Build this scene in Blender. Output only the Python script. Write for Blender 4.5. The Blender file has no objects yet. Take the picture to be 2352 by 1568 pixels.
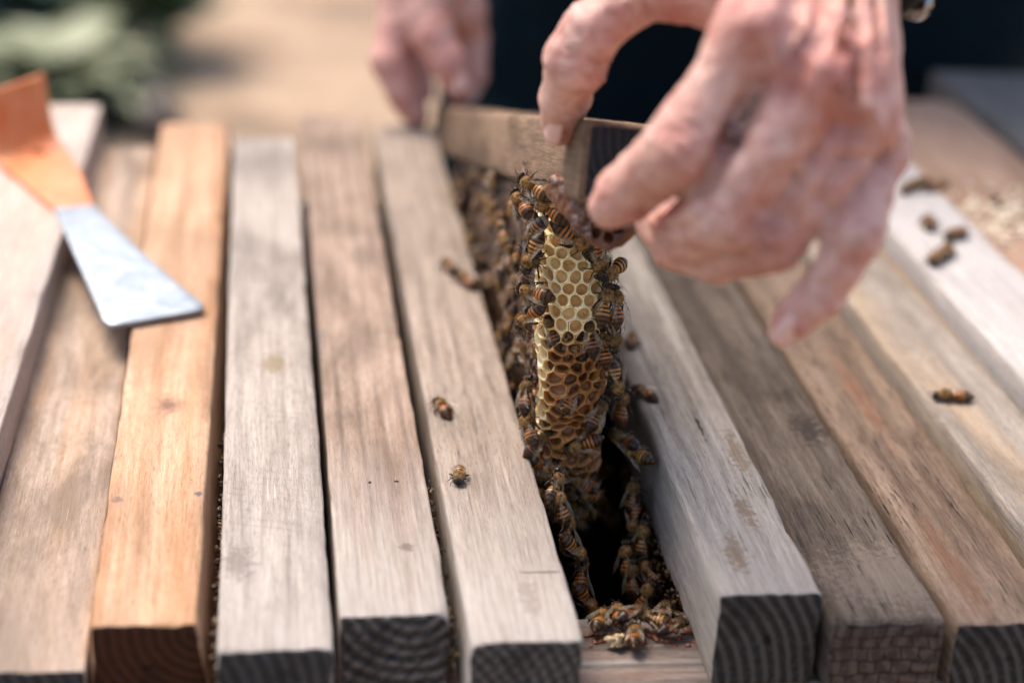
import bpy, math, random
import numpy as np
from mathutils import Vector, Matrix, noise as mnoise
R = math.radians
rnd = random.Random(7)
S = bpy.context.scene
COL = S.collection

# ------------------------------------------------------------------ camera
# World: z=0 is the top of the grey hive bars, +y runs along the bars away from the camera, ground at z=-0.8
F, CX, CY = 4270., 1176., 784.
_b = np.array([600-CX, 784+1040, -F]); _b /= np.linalg.norm(_b)
_u = np.array([0, F, 0.]); _u = _u-_b*np.dot(_u, _b); _u /= np.linalg.norm(_u)
_a = np.cross(_b, _u)
M = np.array([_a, _b, _u])                       # camera -> world
CAM = np.array([-0.09725719, -0.47917297, 0.30020199])
def ray(x, y): return M @ (np.array([x-CX, -(y-CY), -F])/F)
def atd(x, y, d): return Vector(CAM+ray(x, y)*d)
def at(x, y, z=0.):
    r = ray(x, y); return Vector(CAM+r*((z-CAM[2])/r[2]))
def hit(x, y, p0, n):
    r = Vector(ray(x, y)); c = Vector(CAM)
    return c+r*((p0-c).dot(n)/r.dot(n))
cam_d = bpy.data.cameras.new('camera'); cam = bpy.data.objects.new('camera', cam_d); COL.objects.link(cam)
mw = Matrix(M.tolist()).to_4x4(); mw.translation = Vector(CAM); cam.matrix_world = mw
cam_d.sensor_width = 36; cam_d.lens = 36*F/2352; cam_d.clip_start = .02; cam_d.clip_end = 500
cam_d.dof.use_dof = True; cam_d.dof.focus_distance = .650; cam_d.dof.aperture_fstop = 4.4
S.camera = cam
# ------------------------------------------------------------------ light
SUN_EL, SUN_AZ = 62, 38                          # azimuth from +y towards -x (behind the hive, slightly left)
w = bpy.data.worlds.new('World'); S.world = w; w.use_nodes = True
nt = w.node_tree; bg = nt.nodes['Background']
sky = nt.nodes.new('ShaderNodeTexSky'); sky.sky_type = 'NISHITA'; sky.sun_disc = False
sky.sun_elevation = R(SUN_EL); sky.sun_rotation = R(-SUN_AZ); sky.air_density = 1.0; sky.dust_density = 4.0; sky.ozone_density = 1.0
nt.links.new(sky.outputs[0], bg.inputs[0]); bg.inputs[1].default_value = .118
sd = bpy.data.lights.new('sun', 'SUN'); sd.energy = 1.35; sd.angle = R(30); sd.color = (1, .93, .84)
so = bpy.data.objects.new('sun', sd); COL.objects.link(so)
sdir = Vector((-math.sin(R(SUN_AZ))*math.cos(R(SUN_EL)), math.cos(R(SUN_AZ))*math.cos(R(SUN_EL)), math.sin(R(SUN_EL))))
so.rotation_euler = sdir.to_track_quat('Z', 'Y').to_euler(); so.location = (0, 0, 4)
S.view_settings.view_transform = 'Standard'; S.view_settings.look = 'None'; S.view_settings.gamma = 1
S.view_settings.use_curve_mapping = False; S.view_settings.exposure = 1.48
S.render.engine = 'CYCLES'; S.cycles.use_denoising = True; S.cycles.max_bounces = 8; S.cycles.transparent_max_bounces = 12
S.cycles.sample_clamp_indirect = 6

# ------------------------------------------------------------------ helpers
def link(name, data, parent=None, loc=None):
    o = bpy.data.objects.new(name, data); COL.objects.link(o)
    if parent: o.parent = parent
    if loc is not None: o.location = loc
    return o
def tag(o, label=None, cat=None, group=None, kind=None):
    if label: o['label'] = label
    if cat: o['category'] = cat
    if group: o['group'] = group
    if kind: o['kind'] = kind
    return o
def mesh(name, vs, fs, mats=(), smooth=True, mi=None):
    m = bpy.data.meshes.new(name); m.from_pydata([tuple(v) for v in vs], [], [tuple(f) for f in fs])
    for x in mats: m.materials.append(x)
    if mi is not None: m.polygons.foreach_set('material_index', list(mi))
    if smooth: m.polygons.foreach_set('use_smooth', [True]*len(m.polygons))
    m.update(); return m
def hexc(h):
    h = h.lstrip('#'); c = [int(h[i:i+2], 16)/255 for i in (0, 2, 4)]
    return tuple((x/12.92 if x <= .04045 else ((x+.055)/1.055)**2.4) for x in c)
class NB:
    """small node builder"""
    def __init__(s, name):
        s.m = bpy.data.materials.new(name); s.m.use_nodes = True; s.t = s.m.node_tree; s.n = s.t.nodes; s.l = s.t.links
        s.p = s.n['Principled BSDF']
    def set(s, inp, v):
        if hasattr(v, 'is_output'): s.l.new(v, inp)
        else:
            if inp.type == 'RGBA' and len(v) == 3: v = (*v, 1)
            inp.default_value = v
    def P(s, **k):
        for a, v in k.items(): s.set(s.p.inputs[a.replace('_', ' ')], v)
    def coord(s, scale=(1, 1, 1), loc=(0, 0, 0), rot=(0, 0, 0), kind='Object'):
        tc = s.n.new('ShaderNodeTexCoord'); mp = s.n.new('ShaderNodeMapping')
        mp.inputs['Scale'].default_value = scale; mp.inputs['Location'].default_value = loc; mp.inputs['Rotation'].default_value = rot
        s.l.new(tc.outputs[kind], mp.inputs[0]); return mp.outputs[0]
    def noise(s, v, scale, detail=4, rough=.55, dist=0):
        q = s.n.new('ShaderNodeTexNoise'); q.inputs['Scale'].default_value = scale; q.inputs['Detail'].default_value = detail
        q.inputs['Roughness'].default_value = rough; q.inputs['Distortion'].default_value = dist; s.l.new(v, q.inputs['Vector']); return q.outputs['Fac']
    def voro(s, v, scale, feat='F1', out='Distance'):
        q = s.n.new('ShaderNodeTexVoronoi'); q.feature = feat; q.inputs['Scale'].default_value = scale; s.l.new(v, q.inputs['Vector']); return q.outputs[out]
    def wave(s, v, scale, dist=2, detail=3, dscale=1, direction='X', kind='BANDS'):
        q = s.n.new('ShaderNodeTexWave'); q.wave_type = kind
        if kind == 'BANDS': q.bands_direction = direction
        else: q.rings_direction = direction
        q.inputs['Scale'].default_value = scale; q.inputs['Distortion'].default_value = dist; q.inputs['Detail'].default_value = detail
        q.inputs['Detail Scale'].default_value = dscale; s.l.new(v, q.inputs['Vector']); return q.outputs['Fac']
    def rng(s, v, a, b, c=0, d=1):
        q = s.n.new('ShaderNodeMapRange'); s.l.new(v, q.inputs[0])
        for i, x in enumerate((a, b, c, d)): q.inputs[i+1].default_value = x
        return q.outputs[0]
    def math(s, op, a, b=0.):
        q = s.n.new('ShaderNodeMath'); q.operation = op; s.set(q.inputs[0], a); s.set(q.inputs[1], b); return q.outputs[0]
    def mix(s, f, a, b, mode='MIX'):
        q = s.n.new('ShaderNodeMix'); q.data_type = 'RGBA'; q.blend_type = mode
        s.set(q.inputs[0], f); s.set(q.inputs[6], a); s.set(q.inputs[7], b); return q.outputs[2]
    def bump(s, h, strength=.5, dist=.001, prev=None):
        q = s.n.new('ShaderNodeBump'); q.inputs['Strength'].default_value = strength; q.inputs['Distance'].default_value = dist
        s.l.new(h, q.inputs['Height'])
        if prev: s.l.new(prev, q.inputs['Normal'])
        return q.outputs[0]
    def attr(s, name, out='Fac'):
        q = s.n.new('ShaderNodeAttribute'); q.attribute_name = name; return q.outputs[out]

def mul(c, k): return tuple(min(1, x*k) for x in c)
WK = .62
def wood(name, base, light, dark, seed=0, crack=.5, stain=.5, speck=.3, rings=.3, marks=(), bumpy=.5, warm=None, warmf=0, endgrey=0, saw=0.):
    """weathered timber; grain runs along local y. marks: (x, y, rx, ry, colour, strength)"""
    b = NB(name); r = random.Random(seed)
    off = (r.uniform(-9, 9), r.uniform(-9, 9), r.uniform(-9, 9))
    v = b.coord(loc=off); g = b.coord(scale=(1, .045, 1), loc=off); g2 = b.coord(scale=(1, .045, 1), loc=off)
    base = mul(base, .95); light = mul(light, 1.12); dark = mul(dark, .72)
    c = b.mix(b.rng(b.noise(g, 420, 9, .75), .40, .60), mul(base, WK), mul(light, WK))
    ring = b.wave(b.coord(scale=(1, .03, 1), loc=off, rot=(0, 0, R(r.uniform(-.6, .6)))), r.uniform(16, 40), r.uniform(12, 20), 3, r.uniform(.25, .5))
    c = b.mix(b.math('MULTIPLY', b.math('MULTIPLY', b.rng(ring, .62, 1), rings*.75), b.rng(b.noise(b.coord(scale=(1, .2, 1), loc=off), 35, 3), .35, .65, .25, 1)), c, mul(dark, WK))
    if warm: c = b.mix(b.math('MULTIPLY', b.rng(b.noise(g2, 70, 3, .5), .46, .62), warmf), c, mul(warm, WK))
    st = b.noise(b.coord(scale=(1, .35, 1), loc=off), 38, 6, .68, .6)
    c = b.mix(b.math('MULTIPLY', b.rng(st, .52, .74), stain), c, mul(dark, WK))
    lo = b.noise(v, 11, 3, .5)
    c = b.mix(b.math('MULTIPLY', b.rng(lo, .40, .66), .35), c, mul(light, WK))
    fg = b.noise(b.coord(scale=(1, .09, 1), loc=off), 2100, 4, .8)
    c = b.mix(b.math('MULTIPLY', b.rng(fg, .53, .66), .62), c, mul(dark, WK*.62))
    fl = b.noise(b.coord(scale=(1, .030, 1), loc=off), 1000, 6, .85)
    c = b.mix(b.math('MULTIPLY', b.rng(fl, .5, .7), .45), c, mul(dark, WK*.9)); c = b.mix(b.math('MULTIPLY', b.rng(fl, .5, .32), .35), c, mul(light, WK*1.12))
    sp = b.math('MULTIPLY', b.rng(b.voro(b.coord(scale=(1, .7, 1), loc=off), 330), .14, .06), b.rng(b.noise(v, 60, 3), .54, .62))
    c = b.mix(b.math('MULTIPLY', sp, speck), c, mul(hexc('#6b4a32'), .8))
    ck = b.noise(b.coord(scale=(1, .045, 1), loc=off), 1150, 3, .5, .3)
    gate = b.rng(b.noise(b.coord(scale=(1, .3, 1), loc=off), 45, 4), .56-.10*min(crack, 1), .66-.10*min(crack, 1))
    ckm = b.math('MULTIPLY', b.math('MULTIPLY', b.rng(ck, .62, .67), gate), crack)
    c = b.mix(ckm, c, (.02, .015, .012))
    big = b.noise(b.coord(scale=(1, .28, 1), loc=off), 26, 5, .62, .8)
    c = b.mix(b.math('MULTIPLY', b.rng(big, .44, .62), .62*stain+.14), c, b.mix(b.noise(v, 20, 3), mul(dark, WK*1.1), mul(base, WK*.55)))
    if endgrey:
        sy = b.n.new('ShaderNodeSeparateXYZ'); b.l.new(b.coord(), sy.inputs[0])
        eg = b.math('ADD', sy.outputs[1], b.rng(b.noise(g2, 90, 4), .3, .7, -.035, .035))
        c = b.mix(b.math('MULTIPLY', b.rng(eg, .12, .01), endgrey), c, b.mix(b.rng(fl, .35, .65), mul(hexc('#ded4ca'), WK*1.05), mul(hexc('#a89c90'), WK)))
    sw = b.wave(b.coord(loc=off, rot=(0, 0, R(r.uniform(8, 22)))), r.uniform(55, 85), 3.0, 3, 1.5, 'Y')
    c = b.mix(b.math('MULTIPLY', b.math('MULTIPLY', b.rng(sw, .70, .95), b.rng(b.noise(v, 48, 4), .50, .66)), saw), c, mul(dark, WK))
    sc1 = b.noise(b.coord(scale=(1, .02, 1), loc=off, rot=(0, 0, R(r.uniform(-9, 9)))), 900, 2, .4)
    c = b.mix(b.math('MULTIPLY', b.math('MULTIPLY', b.rng(sc1, .66, .70), b.rng(b.noise(v, 70, 2), .5, .6)), .5), c, mul(light, WK*1.15))
    for (mx, my, rx, ry, col, k) in marks:
        cc = b.coord(); sub = b.n.new('ShaderNodeVectorMath'); sub.operation = 'SUBTRACT'; b.l.new(cc, sub.inputs[0]); sub.inputs[1].default_value = (mx, my, 0)
        ml = b.n.new('ShaderNodeVectorMath'); ml.operation = 'MULTIPLY'; b.l.new(sub.outputs[0], ml.inputs[0]); ml.inputs[1].default_value = (1/rx, 1/ry, 0)
        ln = b.n.new('ShaderNodeVectorMath'); ln.operation = 'LENGTH'; b.l.new(ml.outputs[0], ln.inputs[0])
        dd = b.math('ADD', ln.outputs['Value'], b.rng(b.noise(v, 330, 5, .75), .3, .7, -.8, .8))
        c = b.mix(b.math('MULTIPLY', b.rng(dd, 1.05, .55), k), c, mul(col, WK))
    b.P(Base_Color=c, Roughness=.82); b.p.inputs['Specular IOR Level'].default_value = .22
    h = b.math('ADD', b.math('MULTIPLY', fg, .45), b.math('MULTIPLY', b.noise(g, 420, 9, .75), 1.0))
    h = b.math('SUBTRACT', h, b.math('MULTIPLY', ckm, 1.6))
    h = b.math('ADD', h, b.math('MULTIPLY', b.noise(v, 900, 3), .25)); h = b.math('ADD', h, b.math('MULTIPLY', fl, .6))
    b.P(Normal=b.bump(h, bumpy, .0011)); return b.m
def endgrain(name, col, col2, seed=0, ang=35, cross=False, rings=130, crack=0):
    b = NB(name); r = random.Random(seed)
    off = (r.uniform(-.03, .03), 0, r.uniform(-.02, .02))
    cxo = .026+.012*r.random(); ca = R(ang+180*r.randint(0, 1))
    v = b.coord(loc=(cxo*math.cos(ca), 0, cxo*math.sin(ca)+.015)); h = b.wave(v, rings*1.5, 1.6, 3, .8, 'Y', 'RINGS')
    c = b.mix(b.rng(h, .3, .9, .15, .8), mul(col, .85), mul(col2, 1))
    if cross:
        v2 = b.coord(loc=off, rot=(0, R(ang-82), 0)); w2 = b.wave(v2, rings*1.5, 1.5, 4, 3)
        c = b.mix(b.math('MULTIPLY', b.rng(w2, .4, .9), .5), c, mul(col, .7)); h = b.math('ADD', h, w2)
    if crack:
        vv = b.coord(loc=off, rot=(0, R(ang+8), 0), scale=(1, 1, .55))
        br = b.n.new('ShaderNodeTexBrick'); cc_ = b.coord(loc=off, rot=(R(90), 0, R(0))); nz = b.n.new('ShaderNodeTexNoise'); nz.inputs['Scale'].default_value = 90; b.l.new(cc_, nz.inputs['Vector'])
        vm = b.n.new('ShaderNodeVectorMath'); vm.operation = 'MULTIPLY_ADD'; b.l.new(nz.outputs['Color'], vm.inputs[0]); vm.inputs[1].default_value = (.006, .006, .006); b.l.new(cc_, vm.inputs[2]); b.l.new(vm.outputs[0], br.inputs['Vector'])
        br.inputs['Scale'].default_value = 62; br.inputs['Mortar Size'].default_value = .022; br.inputs['Color1'].default_value = (1, 1, 1, 1)
        br.inputs['Color2'].default_value = (.8, .8, .8, 1); br.inputs['Mortar'].default_value = (0, 0, 0, 1); br.inputs['Brick Width'].default_value = .35; br.inputs['Row Height'].default_value = .28
        c = b.mix(.7, c, br.outputs['Color'], 'MULTIPLY')
    n = b.noise(b.coord(), 420, 8, .8); c = b.mix(b.rng(n, .5, .7, 0, .6), c, mul(col2, 1.3)); c = b.mix(b.rng(b.noise(b.coord(loc=off), 70, 4), .5, .7, 0, .6), c, mul(col, .7))
    b.P(Base_Color=c, Roughness=.9, Normal=b.bump(b.math('ADD', h, n), .6, .0015)); b.p.inputs['Specular IOR Level'].default_value = .15
    return b.m

def fbm(v, o=3): return mnoise.fractal(v, 1.0, 2.0, o)
def bar_mesh(name, L, Wd, T, mats, seed=0, rough=.0004, rad=.0010, taper=0., wend=.0012, ny=110, skew=0., flare=0., border=0):
    """timber of length L along +y (y from 0), width Wd (x 0..Wd), top at z=0"""
    off = Vector((seed*3.17, seed*1.3, seed*.7)); sec = []
    def side(a, c, n): return [(a[0]+(c[0]-a[0])*i/n, a[1]+(c[1]-a[1])*i/n) for i in range(n)]
    r = rad; k = .3*r
    corners = [((r, 0), (Wd-r, 0), 12), ((Wd-r, 0), (Wd-k, -k), 1), ((Wd-k, -k), (Wd, -r), 1), ((Wd, -r), (Wd, -T+r), 8), ((Wd, -T+r), (Wd-k, -T+k), 1), ((Wd-k, -T+k), (Wd-r, -T), 1),
               ((Wd-r, -T), (r, -T), 5), ((r, -T), (k, -T+k), 1), ((k, -T+k), (0, -T+r), 1), ((0, -T+r), (0, -r), 8), ((0, -r), (k, -k), 1), ((k, -k), (r, 0), 1)]
    for a, c, n in corners: sec += side(a, c, n)
    ns = len(sec); ys = [L*(i/ny) for i in range(ny+1)]
    ys = sorted(set([0, .0006, .0015, .003]+ys[1:-1]+[L-.003, L-.0015, L-.0006, L]))
    cx, cz = Wd/2, -T/2; vs = []
    for yi, y in enumerate(ys):
        e = min(y, L-y); ins = 1.0
        ef = max(0, 1-e/.0016)
        for (x, z) in sec:
            p = Vector((x*14, y*9, z*14))+off
            edge = max(0, 1-min(abs(x), abs(x-Wd))/.002)*max(0, 1-min(abs(z), abs(z+T))/.002)
            n1 = fbm(p); n2 = fbm(Vector((x*220, y*60, z*220))+off, 4); n3 = fbm(Vector((x*60, y*28, z*60))+off, 3)
            dx, dz = (x-cx)/Wd*2, (z-cz)/T*2
            am = -rough*.8*(.6+n2)-edge*max(0, n3-.24)*.0028-ef*wend*(.15+.8*abs(n3))
            xx = x+dx*am+n1*.0003; zz = z+dz*am+n1*.0004
            yy = y+skew*(x-cx)+((-1 if y > L/2 else 1)*ef*abs(fbm(Vector((x*300, z*300, 3))+off, 3))*.0010)
            vs.append((xx*(1+taper*y/L)+flare*(-z/T)*(x/Wd), yy, zz))
    fs = []; mi = []
    for j in range(len(ys)-1):
        for i in range(ns):
            a = j*ns+i; c = j*ns+(i+1) % ns
            fs.append((a, c, c+ns, a+ns)); mi.append(0)
    for jj, flip in ((0, False), (len(ys)-1, True)):         # end caps as shrinking rings so relief reads
        base = jj*ns; prev = [base+i for i in range(ns)]; rings = 7
        for q in range(1, rings+1):
            f = 1-q/(rings+.12); cur = []
            for i in range(ns):
                x, z = sec[i]; xx = cx+(x-cx)*f; zz = cz+(z-cz)*f
                n = fbm(Vector((xx*260, zz*260, 7))+off, 3)
                yy = (ys[jj] if flip else 0)+(1 if not flip else -1)*(n*.0006)+skew*(xx-cx)
                cur.append(len(vs)); vs.append((xx*(1+taper*ys[jj]/L)+flare*(-zz/T)*(xx/Wd), yy, zz))
            for i in range(ns):
                k2 = (i+1) % ns; f4 = (prev[i], cur[i], cur[k2], prev[k2]) if not flip else (prev[i], prev[k2], cur[k2], cur[i])
                fs.append(f4); mi.append(1 if q > border else 0)
            prev = cur
        fs.append(tuple(reversed(prev)) if flip else tuple(prev)); mi.append(1)
    m = mesh(name, vs, fs, mats, True, mi); return m

# surface nets on a numpy signed-distance grid
def surface_nets(f, org, h):
    s = f < 0
    nx, ny, nz = f.shape
    cs = [s[i:nx-1+i, j:ny-1+j, k:nz-1+k] for i in (0, 1) for j in (0, 1) for k in (0, 1)]
    cnt = sum(c.astype(np.int8) for c in cs); act = (cnt > 0) & (cnt < 8)
    idx = -np.ones(act.shape, dtype=np.int64); I = np.argwhere(act); idx[act] = np.arange(len(I))
    acc = np.zeros((len(I), 3)); n = np.zeros(len(I))
    corners = [(i, j, k) for i in (0, 1) for j in (0, 1) for k in (0, 1)]
    fv = {c: f[I[:, 0]+c[0], I[:, 1]+c[1], I[:, 2]+c[2]] for c in corners}
    for c in corners:
        for ax in range(3):
            if c[ax] == 0:
                d = list(c); d[ax] = 1; d = tuple(d); a, b2 = fv[c], fv[d]
                mk = (a < 0) != (b2 < 0); t = np.where(mk, a/np.where(mk, a-b2, 1), 0)
                p = np.array(c, float)[None, :].repeat(len(I), 0); p[:, ax] = t
                acc += p*mk[:, None]; n += mk
    V = (I+acc/n[:, None])*h+np.array(org); Fs = []
    for ax in range(3):
        a, b2 = [(1, 2), (2, 0), (0, 1)][ax]
        sl0 = [slice(1, -1)]*3; sl1 = [slice(1, -1)]*3; sl0[ax] = slice(0, -1); sl1[ax] = slice(1, None)
        s0, s1 = s[tuple(sl0)], s[tuple(sl1)]; E = np.argwhere(s0 != s1)
        if not len(E): continue
        sg = s0[E[:, 0], E[:, 1], E[:, 2]]; o = np.ones(3, int); o[ax] = 0; E = E+o
        def g(da, db):
            q = E.copy(); q[:, a] -= da; q[:, b2] -= db; return idx[q[:, 0], q[:, 1], q[:, 2]]
        q = np.stack([g(1, 1), g(0, 1), g(0, 0), g(1, 0)], 1); q[~sg] = q[~sg][:, ::-1]; Fs.append(q)
    return V, np.concatenate(Fs)
class SDF:
    def __init__(s, lo, hi, h):
        s.h = h; s.lo = np.array(lo, float); n = np.ceil((np.array(hi)-s.lo)/h).astype(int)+1; s.n = n
        s.f = np.full(n, .05); s.ax = [s.lo[i]+np.arange(n[i])*h for i in range(3)]
    def box(s, lo, hi):
        a = np.clip(np.floor((np.array(lo)-s.lo)/s.h).astype(int), 0, s.n-1); b = np.clip(np.ceil((np.array(hi)-s.lo)/s.h).astype(int)+1, 1, s.n)
        sl = tuple(slice(a[i], b[i]) for i in range(3))
        return sl, np.meshgrid(*[s.ax[i][sl[i]] for i in range(3)], indexing='ij')
    def cone(s, p, q, r1, r2, k=.003, sub=False):
        p, q = np.array(p, float), np.array(q, float); m = max(r1, r2)+max(4*k, .012 if s.h < .004 else .06)
        sl, (X, Y, Z) = s.box(np.minimum(p, q)-m, np.maximum(p, q)+m)
        if X.size == 0: return
        d = q-p; L2 = max(d@d, 1e-12)
        t = np.clip(((X-p[0])*d[0]+(Y-p[1])*d[1]+(Z-p[2])*d[2])/L2, 0, 1)
        D = np.sqrt((X-p[0]-t*d[0])**2+(Y-p[1]-t*d[1])**2+(Z-p[2]-t*d[2])**2)-(r1+(r2-r1)*t)
        g = s.f[sl]
        if sub:
            hh = np.clip(.5-.5*(g+D)/k, 0, 1); s.f[sl] = g*(1-hh)-D*hh+k*hh*(1-hh)
        else:
            hh = np.clip(.5+.5*(g-D)/k, 0, 1); s.f[sl] = g*(1-hh)+D*hh-k*hh*(1-hh)
    def chain(s, pts, k=.003):
        for (p, r), (q, r2) in zip(pts[:-1], pts[1:]): s.cone(p, q, r, r2, k)
    def mesh(s):
        f = s.f
        return surface_nets(f, s.lo, s.h)
def relax(V, Fq, it=2, lam=.5):
    V = V.copy()
    for _ in range(it):
        acc = np.zeros_like(V); n = np.zeros(len(V))
        for a in range(4):
            b = (a+1) % 4
            np.add.at(acc, Fq[:, a], V[Fq[:, b]]); np.add.at(n, Fq[:, a], 1)
            np.add.at(acc, Fq[:, b], V[Fq[:, a]]); np.add.at(n, Fq[:, b], 1)
        V += lam*(acc/n[:, None]-V)
    return V
def np_mesh(name, V, Fq, mats=(), smooth=True):
    return mesh(name, V.tolist(), Fq.tolist(), mats, smooth)
def tube(vs, fs, pts, r0, r1=None, n=6):
    """append a tapered tube through pts"""
    r1 = r0 if r1 is None else r1; base = len(vs); N = len(pts); prev = None
    for i, p in enumerate(pts):
        p = Vector(p); t = (Vector(pts[min(i+1, N-1)])-Vector(pts[max(i-1, 0)])).normalized()
        u = t.orthogonal().normalized() if prev is None else (prev-t*prev.dot(t)).normalized(); prev = u; v = t.cross(u)
        r = r0+(r1-r0)*i/(N-1)
        for k in range(n):
            a = 2*math.pi*k/n; vs.append(p+u*math.cos(a)*r+v*math.sin(a)*r)
    for i in range(N-1):
        for k in range(n):
            a = base+i*n+k; b = base+i*n+(k+1) % n; fs.append((a, b, b+n, a+n))
    fs.append(tuple(base+k for k in reversed(range(n)))); fs.append(tuple(base+(N-1)*n+k for k in range(n)))

# ================================================================== SETTING
gb = NB('dry_ground'); v = gb.coord()
gc = gb.mix(gb.rng(gb.noise(v, 1.6, 5, .6), .35, .7), mul(hexc('#d9b896'), .62), mul(hexc('#c4a184'), .55))
gc = gb.mix(gb.rng(gb.noise(v, 2.6, 6, .7), .48, .62), gc, mul(hexc('#a98c70'), .5))
sx = gb.n.new('ShaderNodeSeparateXYZ'); gb.l.new(v, sx.inputs[0])
edge = gb.math('ADD', gb.math('MULTIPLY', sx.outputs[0], -1.0), gb.rng(gb.noise(v, 3.2, 4), .3, .7, -.28, .28))
gc = gb.mix(gb.rng(edge, .27, .46), gc, gb.mix(gb.noise(v, 7, 4), mul(hexc('#8a8c68'), .45), mul(hexc('#6f6350'), .35)))
gb.P(Base_Color=gc, Roughness=.95, Normal=gb.bump(gb.noise(v, 40, 6, .6), .6, .03))
N = 60; gv = []; gf = []
for j in range(N+1):
    for i in range(N+1):
        fx = (i/N-.5)*2; fy = (j/N-.5)*2; x = 60*fx*abs(fx)**1.5; y = 60*fy*abs(fy)**1.5
        gv.append((x, y+3, -.8+(.02*fbm(Vector((x, y, 0))) if abs(x) < 6 else 0)))
for j in range(N):
    for i in range(N): a = j*(N+1)+i; gf.append((a, a+1, a+N+2, a+N+1))
tag(link('ground', mesh('ground', gv, gf, [gb.m])), 'pale tan dry earth path behind the hive, out of focus', kind='structure')

# ------------------------------------------------------------------ hive box
m_box = wood('hive_box_wood', hexc('#c9bba8'), hexc('#d8d0c6'), hexc('#6a5443'), 50, .4, .6, .4, .6)
m_boxr = wood('hive_rim_wood', hexc('#b7aca0'), hexc('#d5cfc6'), hexc('#4c3426'), 51, .9, .8, .6, .9, warm=hexc('#a8623a'), warmf=.7, bumpy=.9)
m_boxe = endgrain('hive_box_end', hexc('#6b5a4c'), hexc('#8a7866'), 3)
m_dark = wood('hive_inside_wood', hexc('#4b3a2c'), hexc('#5d4938'), hexc('#241a12'), 52, .3, .8, .3, .3)
hive = link('hive_box', None, None, (0, .016, -.8)); tag(hive, 'weathered wooden top bar hive box standing under the row of bars', 'beehive')
RZ = -.0305
def panel(name, L, Wd, T, loc, rot, mats, seed, label=None):
    o = link(name, bar_mesh(name, L, Wd, T, mats, seed, rough=.0005, rad=.0018, ny=90), hive)
    o.location = Vector(loc)-hive.location; o.rotation_euler = rot
    if label: o['label'] = label
    return o
# front wall: board on edge; local y -> +x, local x -> towards -z, top edge faces up
panel('front_wall', 1.0, .045, .26, (-.30, .061, RZ), (0, 0, R(-90)), [m_boxr, m_boxe], 61, 'front wall of the hive with a propolis stained rim')
panel('back_wall', 1.0, .030, .26, (-.30, .500, RZ), (0, 0, R(-90)), [m_box, m_boxe], 62)
panel('side_wall', .409, .025, .26, (-.30, .0615, RZ-.0005), (0, 0, 0), [m_dark, m_boxe], 63)
panel('side_wall', .409, .025, .26, (.675, .0615, RZ-.0005), (0, 0, 0), [m_dark, m_boxe], 64)
panel('floor_board', 1.0, .50, .02, (-.30, .508, RZ-.2605), (0, 0, R(-90)), [m_dark, m_boxe], 65)
for lx in (-.28, .64):
    for ly in (.03, .44):
        o = link('leg', bar_mesh('leg', .489, .045, .045, [m_box, m_boxe], 66, ny=20), hive)
        o.rotation_euler = (R(-90), 0, 0); o.location = Vector((lx, ly, RZ-.281))-hive.location
        # local +y points down
# ------------------------------------------------------------------ bars
H = hexc
mk = []
def bar(xl0, xr0, y0, xl1, xr1, y1, z, T, mat, end, seed, label, rough=.0004, rad=.0009, wend=.0010, skew=0., flare=0.):
    """a bar given by its near-end and far-end corners"""
    ang = math.atan2(xl1-xl0, y1-y0); L = math.hypot(y1-y0, xl1-xl0); Wd = xr0-xl0; W1 = xr1-xl1
    o = link('top_bar', bar_mesh('top_bar', L, Wd, T, [mat, end], seed, rough, rad, taper=W1/Wd-1, wend=wend, skew=skew, flare=flare), None, (xl0, y0, z))
    o.rotation_euler = (0, 0, -ang); tag(o, label, 'hive bar', 'wooden top bars laid side by side on the hive'); return o
e_brown = endgrain('end_brown', H('#3a2218'), H('#54331f'), 1, 20, rings=60)
e_dark = endgrain('end_dark', H('#35312f'), H('#55504c'), 2, 15, rings=50)
e_cross = endgrain('end_cross', H('#302b28'), H('#7a726b'), 3, 42, cross=True, rings=48)
e_diag = endgrain('end_diag', H('#24211f'), H('#5a544e'), 4, 38, rings=52)
e_diag2 = endgrain('end_diag_brown', H('#3c3733'), H('#746c65'), 5, 35, cross=True, rings=60)
e_block = endgrain('end_blocky', H('#4d4038'), H('#6b5a4e'), 6, 8, rings=40, crack=1)
def loc(o_x, o_y, p): return p.x-o_x, p.y-o_y
def mark(o, x, y, z, rx, ry, col, k=.8):
    p = at(x, y, z); return (p.x-o[0], p.y-o[1], rx, ry, H(col), k)
o1 = (-.330, .0)
bar(-.262, -.190, .03, -.262, -.186, .560, .006, .036, wood('wood_pale_cream', H('#e3cdbf'), H('#ecdccf'), H('#c2a38c'), 11, .1, .3, .2, .15, warm=H('#dcb48c'), warmf=.4), e_brown, 11, 'thick cream bar at the left edge, under the orange hive tool handle')
bar(-.189, -.1495, .006, -.1905, -.155, .540, -.012, .0185, wood('wood_tan_grey', H('#d2b59c'), H('#e2cab6'), H('#7c6a5a'), 12, .1, .8, .3, .3, warm=H('#e0ac78'), warmf=.6), e_dark, 12, 'low tan and grey smudged bar sunk between the cream bar and the orange bar')
o3 = (-.1485, .0115)
bar(-.1485, -.1162, .0115, -.153, -.1155, .545, 0, .0305, wood('wood_orange_pine', H('#deae88'), H('#ecc6a4'), H('#a8744e'), 13, .05, .4, .6, .7, marks=[mark(o3, 393, 930, 0, .0065, .010, '#b58a72', .7), mark(o3, 393, 930, 0, .0028, .0045, '#8d6a58', .7), mark(o3, 277, 1148, 0, .0030, .0028, '#96746a', .8), mark(o3, 459, 1133, 0, .0016, .0020, '#77706e', .9), mark(o3, 268, 1050, 0, .0012, .006, '#9a8f8c', .7)], bumpy=.3, warm=H('#e09a62'), warmf=.5), e_brown, 13, 'orange new pine bar with a small knot, under the tip of the hive tool blade', wend=.0016, flare=.0042)
o4 = (-.110, -.0045)
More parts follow.
